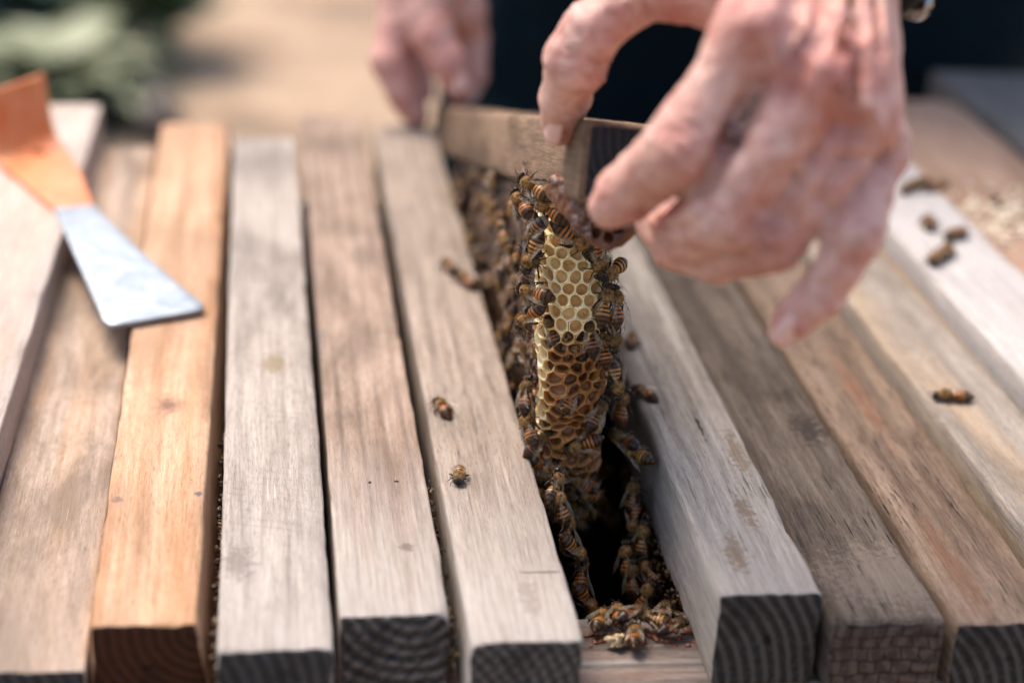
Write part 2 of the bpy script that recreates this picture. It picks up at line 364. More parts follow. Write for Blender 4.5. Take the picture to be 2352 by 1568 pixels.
bar(-.110, -.0755, -.0035, -.1125, -.0785, .520, 0, .0305, wood('wood_pale_grey', H('#c4b4a6'), H('#d8cabd'), H('#7e7066'), 14, .3, .6, .3, .5, endgrey=.5, saw=.16, marks=[mark(o4, 635, 835, 0, .0060, .011, '#a08c6c', .75), mark(o4, 550, 1290, 0, .005, .012, '#86796f', .55)]), e_dark, 14, 'pale grey bar with an olive smudge halfway along, right of the orange bar', skew=.02)
o5 = (-.0735, .0145)
bar(-.0735, -.039, .0145, -.0745, -.0405, .567, 0, .0305, wood('wood_pinkish_worn', H('#bb9c85'), H('#d0b6a2'), H('#6e5648'), 15, .25, .8, .4, 1.0, endgrey=.85, marks=[mark(o5, 852, 1106, 0, .0008, .0009, '#1a120e', 1), mark(o5, 912, 1103, 0, .0008, .0009, '#1a120e', 1), mark(o5, 748, 1108, 0, .0007, .0008, '#1a120e', 1), mark(o5, 935, 1255, 0, .0028, .003, '#7d6a60', .7), mark(o5, 840, 585, 0, .006, .02, '#7a675c', .6), mark(o5, 735, 780, 0, .003, .02, '#7b706c', .6)]), e_cross, 15, 'pinkish brown streaked bar with two tiny nail holes and a saw marked dark end', skew=.04)
o6 = (-.035, -.0025)
bar(-.035, 0, -.0025, -.034, .0005, .548, 0, .0305, wood('wood_beige_grey', H('#b29b88'), H('#c9b6a5'), H('#6e5d50'), 16, .45, .5, .5, .5, endgrey=.8, marks=[mark(o6, 1215, 1370, 0, .003, .012, '#9b8a7e', .5), mark(o6, 1250, 1312, 0, .008, .0008, '#6d5f55', .8)]), e_diag2, 16, 'beige grey bar with bees walking on it, left edge of the open gap', skew=.02)
o7 = (.0460, .0165)
bar(.0460, .0800, .0165, .0500, .0845, .560, .004, .0345, wood('wood_silver_grey', H('#b0a294'), H('#cfc4b8'), H('#6a5c50'), 17, .8, .4, .6, .6, endgrey=.6, marks=[mark(o7, 1600, 975, .004, .0008, .013, '#2c2420', 1), mark(o7, 1690, 1040, .004, .0035, .022, '#8a6b48', .55), mark(o7, 1710, 1170, .004, .003, .010, '#876747', .6), mark(o7, 1690, 1270, .004, .004, .013, '#8a6a48', .6)], bumpy=.7), e_diag, 17, 'silver grey cracked bar with rusty stains, right edge of the open gap', rough=.0006, rad=.0018)
o8 = (.0818, .0105)
bar(.0818, .1203, .0105, .0845, .1235, .560, -.003, .0275, wood('wood_dark_weathered', H('#6c5c4f'), H('#8a7a6c'), H('#352a22'), 18, 1.0, .8, .2, .8, marks=[mark(o8, 1850, 980, -.003, .007, .014, '#3a2f2a', .85), mark(o8, 2050, 1320, -.003, .03, .022, '#b3a193', .32), mark(o8, 1850, 700, -.003, .02, .05, '#7c6a58', .4)], bumpy=.9), e_block, 18, 'dark brown weathered bar with long cracks and a blocky cracked end', rough=.0008, rad=.0022, wend=.0028)
o9 = (.1225, .009)
bar(.1225, .1600, .009, .1270, .1665, .560, -.004, .0265, wood('wood_brown_flaky', H('#9a7e69'), H('#b89d87'), H('#463425'), 19, 1.0, .4, .5, .5, marks=[mark(o9, 2180, 1290, -.004, .0055, .040, '#9c6748', .45), mark(o9, 1960, 900, -.004, .004, .05, '#b0714c', .4)], bumpy=1.0), e_diag, 19, 'rough brown flaky bar with a rust red streak, near end at the lower right corner', rough=.0009, rad=.0022)
bar(.1625, .1975, .020, .1655, .2065, .560, .003, .0335, wood('wood_grey_smooth', H('#a99a8c'), H('#c4b6a8'), H('#736457'), 20, .3, .6, .3, .6, warm=H('#dcb68a'), warmf=.7), e_dark, 20, 'smooth grey bar with a lone bee, second lit bar from the right corner')
bar(.2015, .2440, .020, .2060, .2530, .575, .012, .0425, wood('wood_whitish', H('#e0d5ce'), H('#ece4de'), H('#b8a595'), 21, .05, .2, .2, .15), e_dark, 21, 'whitish tall bar beside the wax crumbs, clusters of bees on it')
bar(.2480, .3240, .030, .2500, .3310, .605, .005, .0355, wood('wood_orange_tan', H('#d6a688'), H('#e2bda2'), H('#a47c60'), 22, .05, .4, .2, .2), e_dark, 22, 'wide orange tan bar strewn with pale wax crumbs at the right')
bar(.3300, .4000, .030, .3360, .4050, .665, .008, .0385, wood('wood_dull_grey', H('#8a847d'), H('#a09a93'), H('#5c5650'), 23, .1, .4, .2, .3), e_dark, 23, 'dull grey bar at the far right, last of the row')

# ------------------------------------------------------------------ wax
def wax(name, c1, c2, sss=.35, rough=.42, alpha=None):
    b = NB(name); v = b.coord(); c = b.mix(b.rng(b.noise(v, 140, 4, .6), .35, .7), c1, c2)
    b.P(Base_Color=c, Roughness=rough, Subsurface_Weight=sss, Subsurface_Radius=(.003, .0018, .0008), Subsurface_Scale=1.0)
    b.P(Normal=b.bump(b.noise(v, 900, 3), .25, .0005)); return b.m
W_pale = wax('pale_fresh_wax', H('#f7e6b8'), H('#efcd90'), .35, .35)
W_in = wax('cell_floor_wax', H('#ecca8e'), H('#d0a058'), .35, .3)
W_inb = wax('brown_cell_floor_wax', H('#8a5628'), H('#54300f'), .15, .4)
W_mid = wax('golden_wax', H('#e0b878'), H('#c08a48'), .25, .4)
W_brown = wax('brown_old_wax', H('#b47a42'), H('#845022'), .2, .38)
W_dark = wax('dark_comb_wax', H('#5d3a20'), H('#3a2413'), .05, .5)

# lifted bar and its comb
nearTL = atd(1342, 272, .575); farTL = atd(1000, 243, 1.10)
d_bar = (farTL-nearTL).normalized()
zv = Vector((0, 0, 1)); xb = d_bar.cross(zv).normalized()            # to the right
ub = xb.cross(d_bar).normalized()
tilt = Matrix.Rotation(R(4), 3, d_bar); xb = tilt @ xb; ub = tilt @ ub
LB = .543
lift = link('lifted_top_bar', None); lm = Matrix((xb, d_bar, ub)).transposed().to_4x4(); lm.translation = nearTL; lift.matrix_world = lm
tag(lift, 'hive bar lifted out by two hands with honeycomb hanging below it', 'hive bar')
bm_ = link('bar', bar_mesh('bar', LB, .035, .0265, [wood('wood_lifted_tan', H('#9c7c62'), H('#b8987c'), H('#54402f'), 31, .3, .9, .6, .6, bumpy=.5), endgrain('end_black', H('#26282a'), H('#3c3e40'), 33, 20, rings=70)], 31, rough=.0005, rad=.0020, border=1), lift)
inv = lift.matrix_world.inverted()
# comb centre line (world): front edge of the comb, from the bar underside down into the hive
CE = [(1322, 452, .655), (1322, 520, .650), (1322, 600, .647), (1322, 700, .648), (1320, 800, .653), (1318, 900, .662), (1312, 1000, .674), (1305, 1100, .690), (1298, 1200, .710)]
CE = [atd(*c) for c in CE]
acc = [0]
for a, b in zip(CE[:-1], CE[1:]): acc.append(acc[-1]+(b-a).length)
QL = acc[-1]
def centre(q):
    q = min(max(q, 0), QL)
    for i in range(len(CE)-1):
        if q <= acc[i+1]+1e-9:
            t = (q-acc[i])/(acc[i+1]-acc[i]); return CE[i].lerp(CE[i+1], t), (CE[min(i+2, len(CE)-1)]-CE[max(i-1, 0)]).normalized()
    return CE[-1], (CE[-1]-CE[-2]).normalized()
dh = Vector((d_bar.x, d_bar.y, 0)).normalized()                       # comb plane runs back along the bar
sx_ = Vector((dh.y, -dh.x, 0))                                        # across the comb, to the right
HW = .0128; RC = .0085
def comb_surf(p, q):
    """p: arc length across the comb edge (0 centre, + right), q: arc length down"""
    p, q = p+.0009*fbm(Vector((q*70, p*70, 5)), 2)*(1+3.2*max(0, q-.045)/.05), q+.0009*fbm(Vector((q*70, p*70, 15)), 2)*(1+2.2*max(0, q-.055)/.05)
    c, t = centre(q); hw = HW*(1-.10*q/QL)+.0008*fbm(Vector((q*60, 2, p*20)))
    flat = hw-RC; s = 1 if p > 0 else -1; ap = abs(p); arc = RC*math.pi/2
    if ap < flat: x, y, nx, ny = ap, -.10*(hw-ap)*0, 0, -1
    elif ap < flat+arc:
        a = (ap-flat)/RC; x = flat+RC*math.sin(a); y = RC*(1-math.cos(a)); nx, ny = math.sin(a), -math.cos(a)
    else: x = hw; y = RC+(ap-flat-arc); nx, ny = 1, 0
    y += -.002*math.cos(min(1, ap/hw)*math.pi/2)
    bulge = (.0012+.0012*min(1, max(0, q-.055)/.03))*fbm(Vector((p*65, q*60, 1)))
    n = (sx_*(nx*s)+dh*ny).normalized()
    n = (n-t*n.dot(t)).normalized()
    return c+sx_*(x*s)+dh*(y)+n*bulge, n
comb = link('comb', None, lift); comb.matrix_parent_inverse = Matrix.Identity(4)
PITCH = .0049
def cell_geo(p0, q0, pitch, depth, irregular=.0, mats=None, base=0, seed=0):
    r = random.Random(seed); n = 24; vs = []; fs = []
    e1, e2, e3 = r.uniform(0, 6.28), r.uniform(0, 6.28), r.uniform(.3, 1); jit = [1+irregular*(e3*math.sin(4*math.pi*k_/n+e1)+.6*math.sin(6*math.pi*k_/n+e2)) for k_ in range(n)]
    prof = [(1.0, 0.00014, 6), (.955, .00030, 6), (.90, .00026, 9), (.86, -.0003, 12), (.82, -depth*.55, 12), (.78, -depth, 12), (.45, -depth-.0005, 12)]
    for (f, zz, rd) in prof:
        for k in range(n):
            a = 2*math.pi*(k+.0)/n+math.pi/6
            hexr = pitch/2/math.cos(((a+math.pi/6) % (math.pi/3))-math.pi/6)   # flat sides left/right
            cr = pitch/2*1.03; mixf = {6: 0., 9: .65, 12: 1.}[rd]
            rr = (hexr*(1-mixf)+cr*mixf)*f*(1 if rd == 6 else jit[k] if rd == 9 else (jit[k]+1)/2)
            P_, n_ = comb_surf(p0+rr*math.cos(a), q0+rr*math.sin(a)); vs.append(P_+n_*zz)
    c, n_ = comb_surf(p0, q0); vs.append(c-n_*(depth+.0007))
    m = len(prof)
    for j in range(m-1):
        for k in range(n): a = j*n+k; b = j*n+(k+1) % n; fs.append((a, a+n, b+n, b))
    for k in range(n): fs.append(((m-1)*n+k, len(vs)-1, (m-1)*n+(k+1) % n))
    return vs, fs
iv = inv
row = 0; q = .004; ncell = 0; stuff = {'a': ([], []), 'b': ([], [])}
while q < QL-.006:
    off = 0 if row % 2 == 0 else PITCH/2
    for i in range(-11, 8):
        p = i*PITCH+off
        if abs(p) > .065: continue
        front = -.0185 < p < .0185
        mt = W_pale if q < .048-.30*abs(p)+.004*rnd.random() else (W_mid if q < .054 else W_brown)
        if p < -.0085 and q > .04 and q < .095: mt = W_pale if -.0150 < p < -.0112 else W_mid
        dep = (rnd.uniform(.0020, .0036) if q < .066 else rnd.uniform(.0012, .0036)) if front else .004
        vs, fs = cell_geo(p+rnd.uniform(-.00015, .00015), q+rnd.uniform(-.00015, .00015), PITCH, dep, (.06 if q < .05 else .20), seed=ncell); ncell += 1
        vs = [iv @ v for v in vs]
        if front:
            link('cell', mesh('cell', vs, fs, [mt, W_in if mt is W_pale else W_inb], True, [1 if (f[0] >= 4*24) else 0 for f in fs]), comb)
        else:
            V2, F2 = stuff['a' if p < 0 else 'b']; bs = len(V2); V2 += vs; F2 += [tuple(bs+i2 for i2 in f) for f in fs]
    q += PITCH*.866; row += 1
for k, (V2, F2) in stuff.items():
    o = link('side_cells', mesh('side_cells', V2, F2, [W_dark]), comb); o['kind'] = 'stuff'
# slab: the comb body going back along the bar
vs = []; fs = []; NQ, NY = 40, 60; LS = .36
for s in (-1, 1):
    for j in range(NQ+1):
        qq = QL*j/NQ
        for i in range(NY+1):
            yy = .0125+LS*(i/NY)**1.2
            c, t = centre(qq); drop = yy*(-d_bar.z)/max(.2, dh.dot(d_bar))     # follows the bar down
            x = (HW-.0058)*s+.0022*fbm(Vector((yy*30, qq*30, s)), 4)+(.0012*fbm(Vector((yy*160, qq*160, s)), 2))
            # keep the top under the bar
            topz = (CE[0]+dh*yy).z-drop
            P_ = c+dh*yy+sx_*x; P_.z = P_.z-drop*(1-.35*qq/QL); P_.z = max(P_.z, -.20); vs.append(iv @ P_)
nn = (NQ+1)*(NY+1)
for s in (0, 1):
    for j in range(NQ):
        for i in range(NY):
            a = s*nn+j*(NY+1)+i; f = (a, a+1, a+NY+2, a+NY+1); fs.append(f if s else f[::-1])
for i in range(NY):
    a = NQ*(NY+1)+i; fs.append((a, a+1, nn+a+1, nn+a)); fs.append((i, nn+i, nn+i+1, i+1))
for j in range(NQ):
    a = j*(NY+1); fs.append((a, a+NY+1, nn+a+NY+1, nn+a)); a += NY; fs.append((a, nn+a, nn+a+NY+1, a+NY+1))
cb = NB('old_comb_shade_darkened'); v = cb.coord(); vo = cb.voro(v, 205); c = cb.mix(cb.rng(vo, .25, .5), H('#1e120a'), H('#5a3a20'))  # old comb brown, darkened further to paint shade on the lifted comb's side
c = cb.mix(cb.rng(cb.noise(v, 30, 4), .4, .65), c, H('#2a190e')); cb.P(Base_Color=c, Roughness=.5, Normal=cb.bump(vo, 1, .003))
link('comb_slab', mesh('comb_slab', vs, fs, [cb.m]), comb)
# burr comb: brown ridge hanging from the near end of the bar
D0 = .592
lo = Vector((9, 9, 9)); hi = -lo
ridge = [((1292, 466), .609, .0014), ((1308, 488), .605, .0020), ((1334, 518), .600, .0028), ((1368, 548), .597, .0026), ((1398, 562), .595, .0022), ((1425, 548), .594, .0024), ((1460, 515), .592, .003), ((1495, 480), .59, .003)]
top = [((1275, 440), .616), ((1292, 444), .612), ((1310, 447), .606), ((1345, 452), .600), ((1375, 456), .597), ((1405, 460), .595), ((1440, 462), .594), ((1480, 462), .593)]
pts = [atd(*q_[0], q_[1]) for q_ in ridge+top]
lo = [min(p[i] for p in pts)-.012 for i in range(3)]; hi = [max(p[i] for p in pts)+.012 for i in range(3)]
sb = SDF(lo, hi, .00055)
for (p, d, r), (p2, d2, r2) in zip(ridge[:-1], ridge[1:]): sb.cone(atd(*p, d), atd(*p2, d2), r*.75, r2*.75, .0012)
for (p, d, r), (p2, d2), i_ in zip(ridge, top, range(9)): sb.cone(atd(*p, d), atd(*p2, d2), .0016, .0026, .0012)
for i_ in range(len(ridge)-1):
    for tt in (.33, .66):
        pa = atd(*ridge[i_][0], ridge[i_][1]).lerp(atd(*ridge[i_+1][0], ridge[i_+1][1]), tt); pb = atd(*top[i_][0], top[i_][1]).lerp(atd(*top[i_+1][0], top[i_+1][1]), tt)
        sb.cone(pa, pb+Vector((0, .002, .002)), .0016, .0030, .001)
for i_ in range(len(ridge)-1):
    for tt in (0, .33, .66):
        for uu in (.15, .5, .85):
            pa = atd(*ridge[i_][0], ridge[i_][1]+.0035).lerp(atd(*ridge[i_+1][0], ridge[i_+1][1]+.0035), tt); pb = atd(*top[i_][0], top[i_][1]+.004).lerp(atd(*top[i_+1][0], top[i_+1][1]+.004), tt)
            sb.cone(pa, pb, .0018, .0026, .001)
rr = random.Random(5)
for a in [(1290, 458), (1312, 478), (1316, 455), (1340, 482), (1345, 508), (1368, 505), (1372, 532), (1396, 520), (1345, 460), (1398, 546), (1420, 525), (1446, 500), (1372, 480), (1404, 492), (1266, 444)]:
    dd_ = .5965+max(0, 1330-a[0])*.00016; c0 = atd(a[0], a[1], dd_-.012); c1 = atd(a[0], a[1], dd_); sb.cone(c0, c1, .0019, .0015, .0006, sub=True)
V, Q = sb.mesh(); V = relax(V, Q, 1); V = V+np.array([[.0007*fbm(Vector(p)*330, 3), .0007*fbm(Vector(p)*330+Vector((5, 5, 5)), 3), .0009*fbm(Vector(p)*250+Vector((2, 9, 4)), 3)] for p in V.tolist()])
V = np.array([iv @ Vector(p) for p in V.tolist()])
W_burr = wax('burr_comb_wax', H('#7a4420'), H('#3c1e0c'), .15, .42)
link('burr_comb', np_mesh('burr_comb', V, Q, [W_burr]), lift)
# propolis bead where the comb meets the bar
def lumps(name, pts, h, mat, parent, k=.0015, seed=1, bumps=.0006, fr=500):
    lo = [min(p[0][i] for p in pts)-.008 for i in range(3)]; hi = [max(p[0][i] for p in pts)+.008 for i in range(3)]
    s = SDF(lo, hi, h)
    for p, r in pts: s.cone(p, Vector(p)+Vector((.0001, 0, 0)), r, r, k)
    V, Q = s.mesh()
    V = np.array([[*(Vector(p)+Vector((fbm(Vector(p)*fr), fbm(Vector(p)*fr+Vector((9, 9, 9))), fbm(Vector(p)*fr+Vector((3, 8, 1)))))*bumps)] for p in V.tolist()])
    if parent is not None:
        bpy.context.view_layer.update(); mi = parent.matrix_world.inverted(); V = np.array([mi @ Vector(p) for p in V.tolist()])
    return link(name, np_mesh(name, V, Q, [mat]), parent)
pp = NB('propolis'); v = pp.coord(); n1 = pp.noise(v, 260, 5, .7)
c = pp.mix(pp.rng(n1, .35, .6), H('#1c0f07'), H('#553818')); c = pp.mix(pp.rng(pp.noise(v, 500, 3), .60, .68), c, H('#94742e'))
pp.P(Base_Color=c, Roughness=.35, Normal=pp.bump(n1, .8, .001)); propolis = pp.m
rb = NB('rim_propolis'); n1 = rb.noise(rb.coord(), 180, 5, .7); c = rb.mix(rb.rng(n1, .35, .65), H('#5a2412'), H('#8a4a28')); rb.P(Base_Color=c, Roughness=.3, Normal=rb.bump(n1, .8, .001))
pale = NB('pale_propolis'); n1 = pale.noise(pale.coord(), 300, 5, .7); c = pale.mix(pale.rng(n1, .35, .65), H('#8a6a42'), H('#d8c49a')); pale.P(Base_Color=c, Roughness=.5, Normal=pale.bump(n1, .8, .001))

# crumbly propolis in the joints and on the rim
jp = []
for i in range(260):
    y = rnd.uniform(.0, .16); jp.append((Vector((-.1108+rnd.uniform(-.0012, .0006), y, -.006-rnd.random()*.022)), rnd.uniform(.0005, .0011)))
o = lumps('propolis_crust', jp, .0006, propolis, hive, k=.0008, bumps=.0009, fr=700); o['kind'] = 'stuff'
jp = []
for i in range(200):
    y = rnd.uniform(.01, .12); jp.append((Vector((-.0378+rnd.uniform(-.001, .0008), y, -.006-rnd.random()*.022)), rnd.uniform(.0005, .0010)))
o = lumps('propolis_crust', jp, .0006, propolis, hive, k=.0008, bumps=.0009, fr=700); o['kind'] = 'stuff'
jp = [(at(x, 1455+rnd.uniform(-14, 30), RZ-.0002), rnd.uniform(.0005, .0011)) for x in np.linspace(1345, 1610, 70)]
o = lumps('rim_crust', jp, .0007, rb.m, hive, bumps=.0005); o['kind'] = 'stuff'
jp = [(at(x, y, RZ+.003), r) for x, y, r in [(1404, 1468, .0012), (1414, 1465, .0015), (1426, 1469, .0014), (1436, 1464, .0015), (1394, 1470, .0010), (1420, 1474, .0012)]]
o = lumps('pale_crust', jp, .0006, pale.m, hive, bumps=.0015, fr=420); o['kind'] = 'stuff'
jp = []
for i in range(70):
    t = rnd.random(); y = .055+t*.075; jp.append((Vector((.0475+rnd.uniform(-.002, .001), y, -.027-rnd.random()*.013-.0)), rnd.uniform(.0006, .0014)))
for i in range(10): jp.append((Vector((.046-rnd.random()*.006, .060+rnd.random()*.005, -.032+rnd.random()*.003)), rnd.uniform(.0008, .0015)))
o = lumps('propolis_crust', jp, .0007, propolis, hive, bumps=.0008); o['kind'] = 'stuff'

# combs hanging under the bars either side of the gap
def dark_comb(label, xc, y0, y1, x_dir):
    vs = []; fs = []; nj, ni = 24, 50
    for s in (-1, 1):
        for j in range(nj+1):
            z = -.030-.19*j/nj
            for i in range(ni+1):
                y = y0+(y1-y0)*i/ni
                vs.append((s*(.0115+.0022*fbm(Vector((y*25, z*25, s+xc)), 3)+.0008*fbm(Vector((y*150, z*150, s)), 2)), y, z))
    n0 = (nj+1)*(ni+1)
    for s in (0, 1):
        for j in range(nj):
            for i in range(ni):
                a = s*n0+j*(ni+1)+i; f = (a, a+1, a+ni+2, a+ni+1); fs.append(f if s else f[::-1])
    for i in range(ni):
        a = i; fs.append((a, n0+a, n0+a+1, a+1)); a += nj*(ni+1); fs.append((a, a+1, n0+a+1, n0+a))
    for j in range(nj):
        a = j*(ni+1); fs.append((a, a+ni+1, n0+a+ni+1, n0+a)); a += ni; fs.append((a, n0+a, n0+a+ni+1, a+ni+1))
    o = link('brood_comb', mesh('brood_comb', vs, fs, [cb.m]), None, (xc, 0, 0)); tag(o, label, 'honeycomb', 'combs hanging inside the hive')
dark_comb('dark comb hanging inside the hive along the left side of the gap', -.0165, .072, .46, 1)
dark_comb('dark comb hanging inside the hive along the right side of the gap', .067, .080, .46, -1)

# ------------------------------------------------------------------ bees
def bee_material(name, o1, o2, darkc, fuzz):
    b = NB(name); tc = b.coord(); sp = b.n.new('ShaderNodeSeparateXYZ'); b.l.new(tc, sp.inputs[0]); y = sp.outputs[1]; z = sp.outputs[2]
    wob = b.math('ADD', y, b.math('MULTIPLY', b.noise(tc, 600, 3), .0004))
    # abdomen from y=-.0008 back to -.0085, bands 1.35 mm
    ph = b.math('FRACT', b.math('DIVIDE', b.math('ADD', wob, .0200), .00138))
    band = b.math('MULTIPLY', b.rng(ph, .36, .46), b.rng(ph, 1.0, .95))     # 1 on the orange part
    dk = b.rng(y, -.0038, -.0052)                                            # towards the tip all dark
    oc = b.mix(b.noise(tc, 700, 3), o1, o2); pale = b.rng(ph, .86, .97)
    oc = b.mix(b.math('MULTIPLY', pale, .4), oc, H('#cfa668'))
    ab = b.mix(b.math('MULTIPLY', b.math('MULTIPLY', band, .88), b.math('SUBTRACT', 1., b.math('MULTIPLY', dk, .85))), darkc, oc)
    th = b.mix(b.rng(b.noise(tc, 900, 4), .35, .6), H('#2a1c12'), fuzz)
    col = b.mix(b.rng(y, -.0008, -.0002), ab, th)
    hd = b.rng(y, .0042, .0046); col = b.mix(hd, col, H('#1c1611'))
    leg = b.attr('leg'); col = b.mix(leg, col, b.mix(b.noise(tc, 400), H('#120c08'), H('#3a2012')))
    b.P(Base_Color=col, Roughness=b.rng(y, -.001, .0003, .33, .75)); b.p.inputs['Specular IOR Level'].default_value = .32
    b.P(Normal=b.bump(b.noise(tc, 2500, 3), .35, .0002)); return b.m
BM = [bee_material('bee_orange', H('#cc7828'), H('#a25818'), H('#120c08'), H('#b08048')),
      bee_material('bee_golden', H('#cf8c3a'), H('#a0641e'), H('#120c08'), H('#a07844')),
      bee_material('bee_dark', H('#a05824'), H('#6e3a18'), H('#0a0706'), H('#6a4e2c'))]
hb = NB('bee_hair'); hb.P(Base_Color=H('#94713f'), Roughness=.7); hairm = hb.m
eb = NB('bee_eye'); eb.P(Base_Color=(.006, .005, .005), Roughness=.18); eyem = eb.m
wb = NB('bee_wing'); v = wb.coord(); vo = wb.voro(wb.coord(scale=(1, .55, 1)), 900, 'DISTANCE_TO_EDGE')
wb.P(Base_Color=wb.mix(wb.rng(vo, .03, .06), H('#4a3420'), H('#cbb89c')), Roughness=.22, Alpha=wb.rng(vo, .02, .06, .60, .16)); wingm = wb.m
def sphere_rows(vs, fs, prof, nseg, xs=1., zs=1., bend=0., mi=None, mval=0):
    """loft elliptical rings along y: prof = [(y, radius, zcentre)]"""
    base = len(vs)
    for (y, r, zc) in prof:
        for k in range(nseg):
            a = 2*math.pi*k/nseg; vs.append(Vector((r*xs*math.cos(a), y, zc+r*zs*math.sin(a))))
    for j in range(len(prof)-1):
        for k in range(nseg): a = base+j*nseg+k; b = base+j*nseg+(k+1) % nseg; fs.append((a, a+nseg, b+nseg, b)); mi.append(mval)
    fs.append(tuple(base+k for k in range(nseg))); mi.append(mval)
    fs.append(tuple(base+(len(prof)-1)*nseg+k for k in reversed(range(nseg)))); mi.append(mval)
def make_bee(variant, curl=0., spread=0., legs=1.):
    r = random.Random(variant*11+3); mm = .001; vs = []; fs = []; mi = []
    prof = []
    # abdomen: five ringed segments (y from -8.6 to -0.6)
    K = 44
    for i in range(K+1):
        t = i/K; y = -8.6+8.2*t
        env = 2.42*math.sin(math.pi*min(1, (t*.93+.035)))**.62*(1 if t > .35 else (.55+.45*(t/.35)**.8))
        ph = ((y+20)/1.38) % 1; step = .10*(1-ph)**1.2 if t > .08 else 0
        zc = 1.95-curl*(1-t)**1.6*2.2-.15*(1-t)
        prof.append((y*mm, max(.06, env-step)*mm, zc*mm))
    prof += [(-.35*mm, .62*mm, 1.95*mm), (-.15*mm, .70*mm, 2.0*mm)]
    for i in range(14):                                              # thorax 0 .. 4.0
        t = i/13; y = -.05+4.1*t; prof.append((y*mm, (.75+1.35*math.sin(math.pi*(.06+t*.86))**.7-.05)*mm*.98, (2.25+.15*math.sin(math.pi*t))*mm))
    prof += [(4.15*mm, .62*mm, 2.1*mm), (4.3*mm, .60*mm, 2.05*mm)]
    for i in range(12):                                              # head, flattened
        t = i/11; y = 4.4+1.9*t; prof.append((y*mm, max(.1, 1.72*math.sin(math.pi*(.14+t*.80))**.75)*mm, (1.95-.35*t)*mm))
    sphere_rows(vs, fs, prof, 20, 1.02, .92, 0, mi, 0)
    nbody = len(vs)
    def blob(c, rx, ry, rz, m_, n=10):
        base = len(vs)
        for j in range(n+1):
            th = math.pi*j/n
            for k in range(n):
                a = 2*math.pi*k/n; vs.append(Vector((c[0]+rx*math.sin(th)*math.cos(a), c[1]+ry*math.cos(th), c[2]+rz*math.sin(th)*math.sin(a)))*mm)
        for j in range(n):
            for k in range(n): a = base+j*n+k; b = base+j*n+(k+1) % n; fs.append((a, b, b+n, a+n)); mi.append(m_)
    for s in (-1, 1): blob((s*1.45, 5.1, 1.95), .55, .75, 1.05, 1)
    blob((0, 6.2, 1.0), .45, .4, .7, 0, 6)
    lstart = len(vs)
    def leg(pts, r0, r1):
        b0 = len(fs); tube(vs, fs, [Vector(p)*mm for p in pts], r0*mm, r1*mm, 6); mi.extend([0]*(len(fs)-b0))
    for s in (-1, 1):
        j = lambda a: a+r.uniform(-.35, .35)
        leg([(s*1.0, 3.3, 1.1), (s*j(2.2), j(4.0), 1.7), (s*j(2.9), j(5.2), .6), (s*j(3.0), j(6.2), .05)], .26, .09)
        leg([(s*1.2, 2.2, .9), (s*j(2.9), j(2.3), 1.8), (s*j(4.0), j(1.9), .6), (s*j(4.6), j(1.5), .05)], .28, .09)
        leg([(s*1.1, 1.1, .9), (s*j(2.7), j(.0), 2.1), (s*j(3.5), j(-2.2), 1.0), (s*j(3.7), j(-3.6), .1)], .30, .12)
        leg([(s*1.1, 1.1, .9), (s*3.1, -1.0, 1.6), (s*3.6, -2.4, .9)], .2, .42)
        leg([(s*.45, 6.1, 2.2), (s*.9, 7.0, 2.9), (s*j(1.5), 8.3, 2.3)], .12, .10)
    m = mesh('honey_bee', vs, fs, [BM[variant % 3], eyem], True, mi)
    at_ = m.attributes.new('leg', 'FLOAT', 'POINT'); at_.data.foreach_set('value', [0.]*lstart+[1.]*(len(vs)-lstart))
    # hair
    hv = []; hf = []
    for i in range(1500):
        a = r.uniform(0, 2*math.pi); reg = r.random()
        if reg < .72: y = r.uniform(-.3, 4.2); ln = r.uniform(.5, .95)
        elif reg < .87: y = r.uniform(4.4, 6.0); ln = r.uniform(.3, .55)
        else: y = r.uniform(-7.5, -.6); ln = r.uniform(.25, .5)
        q_ = min(prof, key=lambda t_: abs(t_[0]-y*mm)); nrm = Vector((math.cos(a), r.uniform(-.5, .15), math.sin(a)))
        p = Vector((q_[1]*1.02*math.cos(a), y*mm, q_[2]+q_[1]*.92*math.sin(a)))
        tip = p+nrm.normalized()*ln*mm+Vector((0, -.25*mm, 0)); sd_ = nrm.cross(Vector((r.uniform(-1, 1), r.uniform(-1, 1), 0))).normalized()*.045*mm
        b0 = len(hv); hv += [p-sd_, p+sd_, tip]; hf.append((b0, b0+1, b0+2))
    hm = mesh('hair', hv, hf, [hairm], False)
    wings = []
    for s in (-1, 1):
        for (ln, wd, a0, y0, nm) in ((9.2, 3.0, 12+spread, 2.6, 'forewing'), (6.2, 2.2, 20+spread*1.2, 1.6, 'hindwing')):
            wv = []; wf = []; n1, n2 = 14, 6; ang = R(a0)
            for i in range(n1+1):
                t = i/n1; lead = .12*math.sin(math.pi*t); wid = (t**.55)*(1-max(0, t-.80)/.2*.98 if t > .8 else 1)*(1-max(0, t-.8)*1.2)
                for k in range(n2+1):
                    u = k/n2; X = -(.16*wd*math.sin(math.pi*t))+(u)*wd*wid; Yw = -t*ln
                    Zw = .10*math.sin(6*u+3*t)+.25*math.sin(math.pi*t)+(.0 if nm == 'forewing' else -.15)
                    # x to inside of the body, root at the thorax
                    x = -X+.0; ca, sa = math.cos(ang), math.sin(ang)
                    xx = (x*ca+(-Yw)*sa); yy = (-x*sa*-1*-1+Yw*ca) if False else (-x*sa+Yw*ca)
                    wv.append(Vector((s*(1.3+xx), y0+yy, 3.55-.13*abs(Yw)*(.4 if curl < .3 else .2)+Zw+(0 if k else .05)))*mm)
            for i in range(n1):
                for k in range(n2): a = i*(n2+1)+k; wf.append((a, a+1, a+n2+2, a+n2+1))
            wings.append((nm, mesh(nm, wv, wf, [wingm])))
    return m, hm, wings
